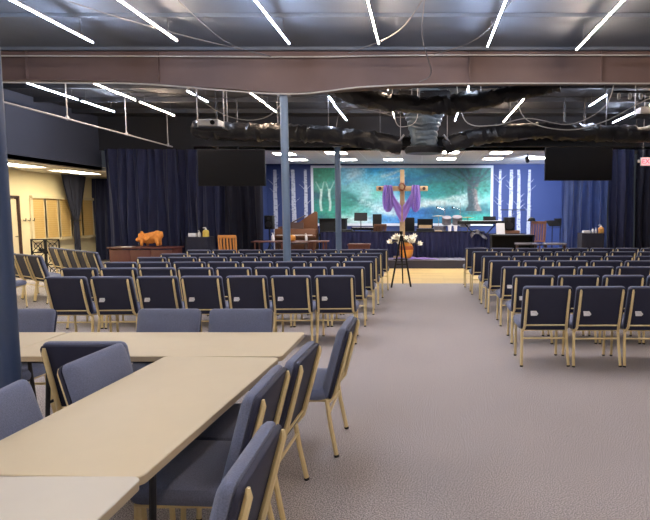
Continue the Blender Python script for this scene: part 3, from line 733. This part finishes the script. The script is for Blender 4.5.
# ------------------------------------------------------------------ folding tables
def table(cx, cy, sx, sy, m, label, H=.74, me_='laminate_edge'):
    t = thing('folding_table', label, 'table', (cx, cy, 0), 0, 'cream folding tables')
    hw, hh = sx / 2, sy / 2
    b = nb(); pad(b, rrect(hw, hh, .035), hw, hh, [(.006, H - .007), (.0, H - .005), (.002, H - .001), (.006, H)], lambda a, c, d: (a, c, d)); obj('tabletop', b, m, t)
    b = nb(); pad(b, rrect(hw - .002, hh - .002, .035), hw, hh, [(.004, H - .038), (.0, H - .036), (.0, H - .007)], lambda a, c, d: (a, c, d)); obj('edge_band', b, me_, t)
    b = nb(); L, W = (sx, sy) if sx > sy else (sy, sx)
    def P(u, v, z): return (u, v, z) if sx > sy else (v, u, z)
    for s in (-1, 1):
        tube(b, [P(-L / 2 + .08, s * (W / 2 - .08), H - .05), P(L / 2 - .08, s * (W / 2 - .08), H - .05)], .014, n=6)
    obj('underframe', b, 'darksteel', t)
    for s in (-1, 1):
        for q in (-1, 1):
            l = tb('leg', t, 'darksteel', [P(s * (L / 2 - .25), q * (W / 2 - .1), H - .04), P(s * (L / 2 - .2), q * (W / 2 - .1), .01)], .014)
        tb('leg_brace', t, 'darksteel', [P(s * (L / 2 - .22), -(W / 2 - .1), .2), P(s * (L / 2 - .22), (W / 2 - .1), .2)], .012, n=6)
        tb('folding_strut', t, 'darksteel', [P(s * (L / 2 - .24), 0, .4), P(s * (L / 2 - .6), 0, H - .05)], .01, n=6)
        tb('strut_bar', t, 'darksteel', [P(s * (L / 2 - .237), -(W / 2 - .1), .4), P(s * (L / 2 - .237), (W / 2 - .1), .4)], .01, n=6)
    return t
table(-.895 - .905, 3.73, 1.81, .70, 'laminate', 'cream table running across the view at the far end of the tables')
table(-2.715 - .905, 3.73, 1.81, .70, 'laminate', 'cream table behind the dark column, continuing the far one leftwards')
table(-1.305, 2.59, .74, 1.56, 'laminate', 'long cream table running away from the viewer, middle one').rotation_euler.z = -.045
table(-1.335, .975, .74, 1.65, 'laminate2', 'whiter table at the bottom left corner, nearest the viewer', H=.742)

# ------------------------------------------------------------------ cross, drape, pot, easel
t = thing('wooden_cross', 'tall rough wooden cross with a crown of thorns on the stage edge', 'cross', (-.6, 16.52, .253))
b = nb()
for k in range(1): pass
strip_pts = []
box(b, 0, 0, 1.35, .17, .13, 2.7, bev=.012)
for v in b.verts: v.co.x = v.co.x * (.74 if v.co.z > 2.4 else 1.0)
obj('upright', b, 'wood', t)
b = nb(); box(b, 0, -.13, 2.13, 1.55, .09, .15, bev=.012); obj('crossbar', b, 'wood', t)
b = nb(); box(b, 0, 0, .04, .55, .14, .08); box(b, 0, .13, .04, .14, .14, .08)
obj('foot', b, 'wood', t)
b = nb(); rnd = random.Random(3)
for q in range(3):
    tube(b, [((.085 + .015 * math.sin(k * 2.1 + q)) * math.cos(k / 18 * 2 * PI), -.2 - .04 * math.sin(k + q), 2.18 + (.1 + .012 * math.cos(k * 1.7 + q)) * math.sin(k / 18 * 2 * PI)) for k in range(19)], .018, n=5, cap=False)
for k in range(22):
    an = rnd.uniform(0, 6.28); r0 = .09
    tube(b, [(r0 * math.cos(an), -.2, 2.18 + r0 * math.sin(an)), ((r0 + .06) * math.cos(an + .3), -.23, 2.18 + (r0 + .06) * math.sin(an + .3))], .008, n=4, radii=[.009, .002])
obj('thorn_crown', b, 'thorn', t)
for s in (-1, 1): tb('nail_head', t, 'darkwood', [(s * .66, -.17, 2.13), (s * .66, -.22, 2.13)], .05, n=10)
# purple cloth: over both arms, swooping behind the post
t2 = thing('purple_drape', 'purple cloth draped over both arms of the wooden cross', 'cloth', (-.6, 16.52, .253))
def tail(x0, x1, zt, zb, yo, seed):
    b = nb(); f = (x1 - x0) / .1
    def fn(u, v):
        x = x0 + (x1 - x0) * (.5 + (u - .5) * (.8 + .25 * math.sin(v * PI)))
        y = yo - .05 - .035 * math.sin(u * f * 2 * PI + seed) - .05 * math.sin(v * PI)
        z = zt + .1 - (zt + .1 - zb) * v - (0 if v < .8 else (v - .8) * .5 * (abs(u - .5) ** 2) * -4)
        return (x, y, z)
    sheet(b, fn, 24, 12, .008); return b
obj('left_tail', tail(-.58, -.26, 2.13, 1.42, -.17, 0), 'purple', t2)
obj('right_tail', tail(.27, .55, 2.13, 1.42, -.17, 1), 'purple', t2)
def swoop(side):
    b = nb()
    def fn(u, v):   # v across cloth, u along arc from arm to centre
        x = side * (.44 - .42 * u); dz = .62 * math.sin(u * PI / 2) ** 1.3
        w = .18 + .32 * math.sin(min(1, u * 1.1) * PI * .5)
        return (x, -.20 - .03 * math.sin(v * 12) - .05 * u, 2.2 - dz * (.55 + .0 * v) - w * v - .25 * u * u)
    sheet(b, fn, 16, 16, .008); return b
obj('left_swoop', swoop(-1), 'purple', t2); obj('right_swoop', swoop(1), 'purple', t2)
b = nb(); sheet(b, lambda u, v: (-1.05 + 1.55 * u, 16.07 + .26 * v + .02 * math.sin(u * 9), .262 + .08 * abs(math.sin(u * 13 + v * 3)) * math.sin(PI * u) * (1 - abs(v - .5)) + .004), 40, 10, .006)
tag(obj('floor_cloth', b, 'purple'), 'purple cloth spread on the stage floor around the amber pot', 'cloth')
# pot + lilies
t = thing('flower_pot', 'amber glazed pot of white lilies at the foot of the cross', 'flower pot', (-.4, 16.26, .30))
t.location = (-.42, 16.06, .27); 
b = nb(); lathe(b, [(.12, 0), (.17, .03), (.22, .16), (.235, .3), (.21, .42), (.16, .5), (.17, .54), (.15, .54), (.13, .48)], n=24); obj('pot', b, 'pot', t)
b = nb(); lathe(b, [(.234, .3), (.243, .31), (.226, .41), (.2, .43)], n=24); obj('painted_band', b, 'potband', t)
t.location = (-.47, 16.235, .285); t.scale = (.9, .9, .9)
rnd = random.Random(5)
stems = []
for k in range(22):
    an = rnd.uniform(0, 6.28); sx = rnd.choice((-1, 1)) * rnd.uniform(.1, .42) - (.1 if k % 3 == 0 else 0); zz = rnd.uniform(.42, .72); yy = rnd.uniform(-.24, -.04)
    b = nb(); tube(b, [(0, -.02, .45), (sx * .5, yy * .5, .64), (sx, yy, zz)], .008, n=5); s = obj('stem', b, 'leaf', t)
    b = nb()
    dirv = Vector((sx * .8, -.5, .45)).normalized()
    up = Vector((0, 0, 1)); sd = dirv.cross(up).normalized(); up = sd.cross(dirv)
    c0 = Vector((sx, yy, zz))
    for p in range(6):
        a_ = p / 6 * 2 * PI; rd = sd * math.cos(a_) + up * math.sin(a_); td = dirv.cross(rd)
        pts = [(0, .012), (.05, .03), (.10, .035), (.13, .004)]
        rows = []
        for d, w in pts:
            cc = c0 + dirv * d + rd * (.01 + d * d * 5)
            rows.append((b.verts.new(cc - td * w), b.verts.new(cc + rd * .004 + dirv * .004), b.verts.new(cc + td * w)))
        for q, r_ in zip(rows, rows[1:]):
            b.faces.new((q[0], q[1], r_[1], r_[0])); b.faces.new((q[1], q[2], r_[2], r_[1]))
    obj('lily_flower', b, 'petal', s)
b = nb()
for k in range(60):
    an = rnd.uniform(0, 6.28); l = rnd.uniform(.15, .42); p0 = Vector((0, -.02, .48)); p1 = p0 + Vector((math.cos(an) * l, math.sin(an) * l * .4 - .03, rnd.uniform(.02, .3)))
    md = (p0 + p1) / 2 + Vector((0, 0, .05)); tube(b, [p0, md, p1], .01, n=4, radii=[.005, .018, .002], flat=.2)
obj('foliage', b, 'leaf', t)
# easel
t = thing('tripod_easel', 'black three-legged easel standing on the carpet before the stage', 'easel', (-.45, 12.1, 0))
top = (-.03, .12, 1.14)
tb('leg', t, 'black', [(-.23, -.23, .0), top], .02); tb('leg', t, 'black', [(.2, -.1, .0), (.0, .12, 1.14)], .02); tb('leg', t, 'black', [(.0, .5, .0), (-.02, .14, 1.12)], .016)
tb('crossbar', t, 'black', [(-.14, -.05, .5), (.1, .0, .5)], .014)
bx('ledge', t, 'black', -.03, -.03, .62, .32, .06, .02)
tb('mast', t, 'black', [(-.02, .1, .55), (-.02, .13, 1.22)], .014)
b = nb(); box(b, -.02, .13, 1.2, .07, .04, .08, bev=.01); obj('clamp', b, 'black', t)

# ------------------------------------------------------------------ stage left: desk, stands, chair, long table, organ
t = thing('reception_desk', 'cherry-red wooden desk in front of the left navy curtain', 'desk', (-7.22, 14.1, 0))
for k in range(3): bx('front_panel', t, 'redwood', -.54 + .54 * k, -.27, .36, .53, .03, .70, bev=.006)
bx('desktop', t, 'redwood', 0, 0, .755, 1.72, .62, .035, bev=.006)
for s in (-1, 1): bx('side_panel', t, 'redwood', s * .8, .02, .37, .03, .54, .735)
o = bx('paper_sheet', None, 'white', -7.62, 13.98, .7785, .28, .2, .01); tag(o, 'white sheet of paper lying on the cherry desk', 'paper')
b = nb()
def blob(b, cx, cy, cz, sx, sy, sz, seed=0, amp=.15, n=16):
    vs = bmesh.ops.create_icosphere(b, subdivisions=3, radius=1)['verts']
    for v in vs:
        k = 1 + amp * noise.noise(v.co * 1.8 + Vector((seed, 0, 0)))
        v.co = Vector((cx + v.co.x * sx * k, cy + v.co.y * sy * k, cz + v.co.z * sz * k))
t = thing('plush_animal', 'orange fluffy plush animal lying on the cherry desk', 'stuffed toy', (-7.05, 14.05, .773)); t.scale = (.95, 1.0, 1.2)
b = nb(); blob(b, .02, 0, .19, .26, .16, .12, 1, .3); blob(b, .2, 0, .25, .13, .12, .1, 2, .4); obj('body', b, 'plush', t)
b = nb(); blob(b, -.24, -.02, .2, .12, .11, .1, 3, .3); blob(b, -.31, -.1, .16, .05, .05, .045, 4); obj('head', b, 'plush', t)
b = nb(); blob(b, -.2, -.06, .29, .03, .02, .05, 5); blob(b, -.28, .04, .29, .03, .02, .05, 6); obj('ear', b, 'plush', t)
for x, y in ((-.17, -.1), (-.13, .08), (.2, -.1), (.17, .08)):
    b = nb(); tube(b, [(x, y, .18), (x * 1.15, y * 1.2, .08), (x * 1.2, y * 1.3, .03)], .04, n=10, radii=[.055, .042, .03]); obj('paw', b, 'plush', t)

def draped_stand(x, y, z, w, label):
    t = thing('draped_stand', label, 'stand', (x, y, 0))
    b = nb(); n = 60
    prof = []
    for j in range(6):
        v = j / 5; row = []
        for k in range(n):
            a_ = k / n * 2 * PI; c_, s_ = math.cos(a_), math.sin(a_); m_ = max(abs(c_), abs(s_)); rr = w / 2 / m_
            rr *= 1 + (1 - v) * (.05 + .05 * math.sin(a_ * 12)); row.append(b.verts.new((c_ * rr, s_ * rr * .8, .012 + (z - .012) * v)))
        prof.append(row)
    for p, q in zip(prof, prof[1:]):
        for k in range(n): b.faces.new((p[k], p[(k + 1) % n], q[(k + 1) % n], q[k]))
    b.faces.new(prof[-1]); b.faces.new(prof[0][::-1])
    obj('cloth_cover', b, 'curtaind', t)
def bottle(x, y, z, h, r, m, label, pump=True):
    t = thing('pump_bottle', label, 'bottle', (x, y, z))
    b = nb(); lathe(b, [(r * .9, 0), (r, .01), (r, h * .6), (r * .7, h * .72), (r * .35, h * .78)], n=14); obj('body', b, m, t)
    b = nb(); lathe(b, [(r * .35, h * .78), (r * .4, h * .8), (r * .3, h * .9), (r * .15, h * .92), (r * .15, h)], n=10); tube(b, [(0, 0, h), (-r * .9, -.01, h * .98)], r * .18, n=6); obj('pump_head', b, 'white', t)
def carton(x, y, z, sx, sy, sz, label):
    tag(bx('tissue_box', None, 'white', x, y, z + sz / 2, sx, sy, sz, bev=.01), label, 'box')
draped_stand(-6.12, 14.9, 1.0, .62, 'small navy-draped stand left of the slatted wooden chair')
carton(-6.28, 14.8, 1.0, .2, .14, .1, 'white box on the left draped stand')
bottle(-6.1, 14.8, 1.0, .17, .04, 'white', 'small white bottle on the left draped stand')
bottle(-5.92, 14.8, 1.0, .25, .085, 'yellow', 'yellow pump bottle with white top on the left draped stand')
draped_stand(4.65, 14.9, 1.1, .60, 'small navy-draped stand before the bright blue curtain')
carton(4.5, 14.8, 1.1, .2, .14, .07, 'white box on the right draped stand')
bottle(4.67, 14.78, 1.1, .14, .03, 'white', 'left small white bottle on the right draped stand')
bottle(4.76, 14.8, 1.1, .15, .03, 'white', 'right small white bottle on the right draped stand')
bottle(4.9, 14.8, 1.1, .22, .08, 'amber', 'amber pump bottle on the right draped stand')

def slat_chair(x, y, z, r, label, m='orangewood', h=1.08, w=.44, seat='orangewood', arms=False):
    t = thing('slatted_chair', label, 'chair', (x, y, z), r)
    bx('seat', t, seat, 0, 0, .44, w, .42, .04, bev=.01)
    for s in (-1, 1):
        tb('leg', t, m, [(s * (w / 2 - .025), .18, .42), (s * (w / 2 - .02), .19, 0)], .02)
        tb('leg', t, m, [(s * (w / 2 - .025), -.19, .44), (s * (w / 2 - .02), -.2, 0)], .02)
        tb('back_post', t, m, [(s * (w / 2 - .02), -.19, .42), (s * (w / 2 - .01), -.25, h - .04)], .02)
    bx('top_rail', t, m, 0, -.252, h - .04, w, .03, .08, bev=.008)
    bx('lower_rail', t, m, 0, -.21, .55, w - .04, .025, .05)
    for k in range(5):
        xx = -w / 2 + .07 + (w - .14) * k / 4
        bx('slat', t, m, xx, -.232, (.55 + h - .06) / 2, .045, .015, h - .6, rot=rx(-.08 * -1))
    return t
slat_chair(-5.05, 14.2, 0, .05, 'honey-coloured slatted wooden chair before the dark left curtain', w=.46)
# long cherry table in front of the stage
t = thing('long_table', 'thin-topped reddish table before the stage, behind the blue pole', 'table', (-3.61, 14.85, 0))
bx('tabletop', t, 'redwood', 0, 0, .87, 2.05, .5, .03, bev=.006)
for s in (-.93, -.2, .55, .93): tb('leg', t, 'redwood', [(s, -.2, .86), (s, -.2, 0)], .022); tb('leg', t, 'redwood', [(s, .2, .86), (s, .2, 0)], .022)
bx('shelf', t, 'redwood', 0, 0, .3, 1.9, .4, .02)
bottle(-4.08, 14.78, .886, .22, .04, 'white', 'white bottle on the reddish table, left of the blue pole')
bottle(-3.17, 14.78, .886, .2, .035, 'white', 'white bottle on the reddish table, right of the blue pole')
t = thing('pumpkin', 'small orange pumpkin on the reddish table beside the pole', 'pumpkin', (-3.56, 14.72, .886))
b = nb()
for k in range(8):
    a_ = k / 8 * 2 * PI; blob(b, .05 * math.cos(a_), .05 * math.sin(a_), .085, .07, .07, .085, k, .02)
obj('fruit', b, 'pot', t); tb('stem', t, 'leaf', [(0, 0, .15), (.01, 0, .2)], .012)
# organ
t = thing('wooden_organ', 'brown wooden organ with raised lid behind the blue pole on the stage', 'organ', (-4.0, 17.2, .253))
bx('case', t, 'brownwood', 0, .1, .45, 1.3, .5, .9, bev=.015)
bx('keyboard_shelf', t, 'brownwood', 0, -.22, .66, 1.3, .24, .07, bev=.01)
b = nb(); box(b, 0, -.24, .705, 1.1, .14, .015); obj('key_row', b, 'white', t)
b = nb()
pts = [(-.6, .95), (.0, 1.05), (.35, 1.3), (.6, 1.45), (.66, 1.42), (.66, .9), (-.6, .9)]
f0 = [b.verts.new((x, .08, z)) for x, z in pts]; f1 = [b.verts.new((x, .14, z)) for x, z in pts]
b.faces.new(f0); b.faces.new(f1[::-1])
for k in range(len(pts)): b.faces.new((f0[k], f0[(k + 1) % 7], f1[(k + 1) % 7], f1[k]))
obj('raised_lid', b, 'brownwood', t, False)
tb('lid_prop', t, 'darkwood', [(-.5, -.05, .9), (.3, .0, 1.32)], .02)
bx('music_rack', t, 'darkwood', -.05, -.08, 1.0, .6, .03, .2, rot=rx(-.2))
t = thing('organ_bench', 'dark low bench in front of the brown organ', 'bench', (-3.95, 16.45, .253))
bx('seat', t, 'darkwood', 0, 0, .48, .9, .3, .05, bev=.01)
for s in (-1, 1): bx('leg', t, 'darkwood', s * .4, 0, .23, .05, .26, .455)
def speaker(x, y, z, w, d, h, label, r=0, m='black'):
    t = thing('loudspeaker', label, 'speaker', (x, y, z), r)
    bx('cabinet', t, m, 0, 0, h / 2, w, d, h, bev=.012)
    b = nb(); tube(b, [(0, -d / 2, h * .36), (0, -d / 2 - .012, h * .36)], w * .36, n=20); obj('woofer', b, 'darksteel', t)
    b = nb(); tube(b, [(0, -d / 2, h * .78), (0, -d / 2 - .012, h * .78)], w * .16, n=14); obj('tweeter', b, 'darksteel', t)
def speaker_stand(x, y, z, h, label):
    t = thing('speaker_stand', label, 'stand', (x, y, z))
    tb('pole', t, 'black', [(0, 0, .15), (0, 0, h)], .018)
    for k in range(3):
        a_ = k * 2.094 + .4; tb('leg', t, 'black', [(0, 0, .45), (.28 * math.cos(a_), .28 * math.sin(a_), .012)], .012, n=6)
speaker_stand(-4.72, 16.75, .253, .9, 'black stand holding the speaker left of the blue pole')
speaker(-4.72, 16.75, 1.153, .26, .26, .42, 'black loudspeaker on a stand partly behind the blue pole')
# small cherry chair before the skirt
t = thing('small_bench', 'low cherry-wood bench before the navy skirting', 'bench', (-1.78, 15.3, 0))
bx('top', t, 'redwood', 0, 0, .76, .62, .36, .05, bev=.008); bx('apron', t, 'redwood', 0, -.14, .69, .54, .02, .1)
for sx in (-1, 1):
    for sy in (-1, 1): tb('leg', t, 'redwood', [(sx * .27, sy * .14, .74), (sx * .27, sy * .14, 0)], .022)

# ------------------------------------------------------------------ things behind the skirting
def music_stand(x, y, z, h, label, r=0, tilt=.35, w=.4):
    t = thing('music_stand', label, 'music stand', (x, y, z), r, 'music stands on the stage')
    tb('post', t, 'black', [(0, 0, .12), (0, 0, h)], .013)
    bx('desk', t, 'black', 0, -.03, h + .08, w, .015, .27, rot=rx(-tilt)); bx('lip', t, 'black', 0, -.05 - .06 * tilt, h - .05, w, .05, .012)
    for k in range(3):
        a_ = k * 2.094; tb('leg', t, 'black', [(0, 0, .2), (.22 * math.cos(a_), .22 * math.sin(a_), .012)], .01, n=6)
music_stand(-1.97, 17.45, .253, 1.2, 'upright black music stand right of the far pole', w=.42)
music_stand(4.0, 16.6, .253, 1.0, 'tilted black music stand beside the right blue wall, nearer one', r=.5, tilt=.9, w=.46)
music_stand(4.32, 16.9, .253, 1.05, 'tilted black music stand beside the right blue wall, farther one', r=.4, tilt=.8, w=.4)
t = thing('upright_piano', 'low black upright piano behind the skirting near the far pole', 'piano', (-2.88, 17.6, .253))
bx('case', t, 'black', 0, 0, .6, .85, .4, 1.2, bev=.02); bx('lid', t, 'black', 0, -.02, 1.21, .9, .46, .03); bx('key_shelf', t, 'black', 0, -.27, .7, .85, .2, .1)
t = thing('keyboard_amplifier', 'black box amplifier with orange trim behind the skirting near the pole', 'amplifier', (-2.42, 17.08, .253))
bx('cabinet', t, 'black', 0, 0, .44, .45, .3, .88, bev=.012); bx('trim', t, 'orangewood', -.18, -.16, .82, .05, .02, .3)
t = thing('electric_keyboard', 'dark electric keyboard on a stand behind the navy skirting', 'keyboard', (-1.95, 17.85, .253))
bx('body', t, 'black', 0, 0, .88, .75, .28, .09, bev=.01); bx('key_row', t, 'white', 0, -.05, .928, .68, .14, .01)
for s in (-1, 1): tb('stand_leg', t, 'black', [(s * .3, 0, .84), (-s * .3, 0, .012)], .015)
t = slat_chair(-1.46, 17.3, .253, .6, 'reddish wooden chair with dark back behind the skirting left of the cross', m='brownwood', h=1.05, w=.45, seat='darkwood')
t = thing('guitar_amplifier', 'black cabinet standing on end behind the skirting left of the cross', 'amplifier', (-1.5, 18.15, .253))
bx('cabinet', t, 'black', 0, 0, .68, .28, .3, 1.36, bev=.012); bx('grille', t, 'blackmat', 0, -.152, .8, .22, .01, .8)
t = thing('office_chair', 'black chair back showing just right of the cross', 'chair', (-.4, 17.9, .253))
bx('backrest', t, 'black', 0, -.2, 1.0, .32, .06, .5, bev=.03); bx('seat', t, 'black', 0, 0, .5, .44, .42, .07, bev=.02); tb('post', t, 'black', [(0, 0, .05), (0, 0, .47)], .025); tb('back_support', t, 'black', [(0, -.1, .48), (0, -.22, .8)], .02)
for k in range(5): tb('leg', t, 'black', [(0, 0, .08), (.25 * math.cos(k * 1.257), .25 * math.sin(k * 1.257), .03)], .016)
t = thing('mixing_case', 'open black equipment case with tan inside behind the skirting', 'equipment case', (.1, 17.2, .253))
bx('case', t, 'black', 0, 0, .45, .56, .4, .9, bev=.01); bx('open_lid', t, 'black', 0, .18, 1.06, .5, .03, .3, rot=rx(.15)); bx('inner_panel', t, 'wood', 0, -.1, .97, .4, .03, .1)
tag(bx('supply_box', None, 'wood', .52, 17.1, .253 + .42, .22, .22, .84, bev=.01), 'plain tan box between the equipment case and the drums', 'box')
# drums
t = thing('drum_kit', 'small drum kit with chrome hardware in front of the mural', 'drum kit', (1.0, 17.6, .253))
def drum(name, x, y, z, r, h, tilt=0):
    b = nb(); prof = [(r, 0), (r * 1.02, .01), (r * 1.02, .03), (r, .035), (r, h - .035), (r * 1.02, h - .03), (r * 1.02, h - .005), (r, h)]
    lathe(b, prof, n=22); bmesh.ops.rotate(b, cent=(0, 0, 0), matrix=rx(tilt), verts=b.verts); bmesh.ops.translate(b, vec=(x, y, z), verts=b.verts)
    o = obj(name, b, 'greycloth', t)
    b = nb(); lathe(b, [(r * .97, 0), (r * .97, .006)], n=22); bmesh.ops.translate(b, vec=(0, 0, h), verts=b.verts); bmesh.ops.rotate(b, cent=(0, 0, 0), matrix=rx(tilt), verts=b.verts); bmesh.ops.translate(b, vec=(x, y, z), verts=b.verts)
    obj('drum_head', b, 'greycloth', o)
drum('tom', -.2, -.05, 1.05, .15, .22, .35); drum('tom', .14, -.05, 1.05, .16, .24, .35); drum('floor_tom', -.42, .1, .55, .2, .4); drum('bass_drum', 0, .1, .3, .28, .4, PI / 2); drum('snare_drum', .42, .15, .95, .17, .14, .1)
for x, y, z in ((-.45, .25, 1.3), (.5, .2, 1.25)):
    tb('cymbal_stand', t, 'chrome', [(x, y, .012), (x, y, z)], .012, n=6)
    b = nb(); lathe(b, [(.01, .02), (.05, .018), (.22, -.005), (.22, -.01), (.01, .0)], x, y, z, n=22); obj('cymbal', b, 'cymbal', t)
for k, x in enumerate((.86, 1.04)):
    t = thing('paper_cup', 'white cup on the rail before the drums, %s one' % ('left', 'right')[k], 'cup', (x, 16.8, 1.088))
    b = nb(); lathe(b, [(.045, 0), (.06, .18), (.055, .18), (.04, .01)], n=14); obj('body', b, 'white', t)
for k, x in enumerate((.76, 1.27)):
    t = thing('microphone_stand', 'thin chrome microphone stand in front of the mural, %s one' % ('left', 'right')[k], 'microphone stand', (x * 1.02, 18.4, .253))
    tb('post', t, 'chrome', [(0, 0, .02), (0, 0, 1.75)], .01, n=6); b = nb(); lathe(b, [(.13, 0), (.13, .02), (.02, .035)], n=16); obj('base', b, 'black', t)
    tb('boom', t, 'chrome', [(0, 0, 1.5), (-.25, -.1, 1.58)], .008, n=6); b = nb(); lathe(b, [(.012, -.05), (.02, 0), (.024, .03), (.01, .05)], -.27, -.11, 1.58, n=10); obj('microphone', b, 'black', t)
t = thing('digital_piano', 'long dark keyboard on a stand below the painted oak', 'keyboard', (1.85, 17.15, .253))
bx('body', t, 'black', 0, 0, 1.1, 1.45, .32, .1, bev=.012); bx('key_row', t, 'white', 0, -.06, 1.153, 1.3, .15, .01)
for s in (-1, 1): tb('stand_leg', t, 'black', [(s * .5, 0, 1.06), (-s * .45, 0, .012)], .018)
bx('music_rest', t, 'black', .3, .12, 1.22, .4, .02, .14, rot=rx(-.2))
speaker(1.72, 16.15, .253, .3, .25, .36, 'small black stage monitor at the skirting end beside the right seating', r=.2)
t = thing('covered_equipment', 'grey cloth thrown over equipment on the right skirting', 'cloth', (1.75, 16.8, 1.0))
b = nb()
sheet(b, lambda u, v: (-.25 + .5 * u + .03 * math.sin(v * 9), -.1 + .3 * v - .04 * math.sin(u * 17), .12 + .05 * math.sin(u * 6) - .22 * abs(u - .5) ** 1.5 * 2 - .28 * max(0, .45 - v)), 20, 14, .01); obj('cloth', b, 'greycloth', t)
# right console piano
t = thing('console_piano', 'black digital piano with white sheet music at the right stage edge', 'piano', (2.62, 15.72, 0))
bx('case', t, 'black', 0, .1, .5, 1.2, .5, .1, bev=.01); bx('top_board', t, 'black', 0, .05, 1.0, 1.25, .55, .05, bev=.01); bx('key_row', t, 'greycloth', 0, -.1, 1.03, 1.1, .18, .012)
bx('front_board', t, 'black', 0, .2, .5, 1.15, .04, 1.0)
for s in (-1, 1): bx('side_panel', t, 'black', s * .59, .05, .49, .04, .45, .98)
t = thing('sheet_music', 'white sheet music leaning on the right digital piano', 'paper', (2.3, 15.75, 1.03))
bx('page', t, 'white', 0, .1, .16, .25, .01, .32, rot=rx(-.3)); bx('page', t, 'white', .02, .13, .17, .22, .01, .32, rot=rx(-.35))
t = thing('amplifier_stack', 'brown amplifier with a black head in front of the right birches', 'amplifier', (2.85, 17.6, .253))
bx('cabinet', t, 'brownwood', 0, 0, .42, .62, .35, .84, bev=.015); bx('grille', t, 'greycloth', 0, -.18, .42, .52, .01, .6)
speaker(2.82, 17.55, 1.093, .34, .28, .42, 'black speaker on top of the brown amplifier')
t = thing('cymbal_boom', 'thin black stand with a wide crossbar in front of the right birches', 'stand', (3.0, 18.05, .253))
tb('post', t, 'black', [(0, 0, .012), (0, 0, 1.5)], .012); tb('bar', t, 'black', [(-.4, 0, 1.5), (.42, 0, 1.5)], .014)
for k in range(3): tb('leg', t, 'black', [(0, 0, .25), (.2 * math.cos(k * 2.1), .2 * math.sin(k * 2.1), .012)], .01, n=6)
slat_chair(3.45, 16.4, .253, .15, 'brown slatted wooden chair on the right of the stage', m='midwood', h=1.15, w=.46, seat='darkwood')
t = thing('black_hat', 'black cap hanging on the right slatted chair', 'hat', (3.27, 16.15, 1.404))
b = nb(); lathe(b, [(.11, 0), (.115, .03), (.10, .08), (.06, .11), (.01, .12)], n=18); obj('crown', b, 'black', t)
b = nb(); lathe(b, [(.17, -.002), (.17, .006), (.1, .012)], 0, -.04, 0, n=18); obj('brim', b, 'black', t)
for k, x in enumerate((2.95, 3.75)):
    t = thing('low_bench', 'low dark bench at the right stage edge, %s one' % ('left', 'right')[k], 'bench', (x, 15.25, 0))
    bx('top', t, 'greycloth', 0, 0, .78, .62, .3, .05, bev=.01)
    for s in (-1, 1): bx('leg', t, 'darkwood', s * .26, 0, .375, .04, .25, .75)

# lattice screen at left
t = thing('lattice_screen', 'black two-panel lattice screen standing in the left side aisle', 'screen', (-9.5, 13.6, 0), .12)
for s in (-1, 1):
    b = nb(); x0 = s * .17
    for q in (-1, 1): box(b, x0 + q * .155, 0, .5, .03, .03, 1.0)
    for z in (.04, .35, .66, .985): box(b, x0, 0, z, .3, .028, .03)
    f = obj('panel_frame', b, 'blackmat', t, False)
    b = nb()
    for z0, z1 in ((.05, .34), (.36, .65), (.67, .97)):
        tube(b, [(x0 - .14, 0, z0), (x0 + .14, 0, z1)], .01, n=5); tube(b, [(x0 + .14, 0, z0), (x0 - .14, 0, z1)], .01, n=5)
        tube(b, [(x0 + .09 * math.cos(k / 12 * 2 * PI), 0, (z0 + z1) / 2 + .08 * math.sin(k / 12 * 2 * PI)) for k in range(13)], .01, n=5, cap=False)
    obj('lattice', b, 'blackmat', f)
b = nb()
for k in range(14): 
    a_ = k * .45; tube(b, [(-.02, -.03, .72), (-.02 + .16 * math.cos(a_), -.06, .72 + .07 * math.sin(a_))], .02, n=5, radii=[.02, .006])
obj('dark_bow', b, 'blackmat', t)

# ------------------------------------------------------------------ added spot lamp to brighten the right stage wall, no known fixture
def spot(x, y, z, tx, ty, tz, e, col, ang=60):
    t = thing('added_spotlight', 'added black spotlight under the stage ceiling, brightening the right wall', 'light fixture', (x, y, z))
    l = bpy.data.lights.new('lamp', 'SPOT'); l.energy = e; l.color = col; l.spot_size = math.radians(ang); l.spot_blend = .8; l.shadow_soft_size = .12
    o = bpy.data.objects.new('lamp', l); C.objects.link(o); o.parent = t
    d = (Vector((tx, ty, tz)) - Vector((x, y, z))).normalized(); o.rotation_euler = d.to_track_quat('-Z', 'Y').to_euler(); o.location = d * .1
    b = nb(); tube(b, [-d * .12, d * .06], .06, n=14); obj('can', b, 'black', t); tb('yoke', t, 'black', [(0, 0, .02), (0, 0, 3.44 - z)], .012)
    return t
spot(3.2, 16.6, 3.25, 4.1, 20, 1.9, 760, (.75, .85, 1), 95)

# ------------------------------------------------------------------ world, camera
w = bpy.data.worlds.new('World'); sc.world = w; w.use_nodes = True
w.node_tree.nodes['Background'].inputs[0].default_value = (.5, .55, .65, 1); w.node_tree.nodes['Background'].inputs[1].default_value = .05
cd = bpy.data.cameras.new('Camera'); cam = bpy.data.objects.new('Camera', cd); C.objects.link(cam); sc.camera = cam
cam.location = (0, 0, 1.65); cam.rotation_euler = (PI / 2 - math.atan(47 / 540), 0, 0)
cd.sensor_width = 36; cd.lens = 540 / 650 * 36; cd.shift_x = (325 - 422) / 650; cd.clip_end = 100; cd.clip_start = .05
sc.view_settings.view_transform = 'Standard'; sc.view_settings.look = 'None'; sc.view_settings.gamma = 1; sc.view_settings.exposure = 0.2
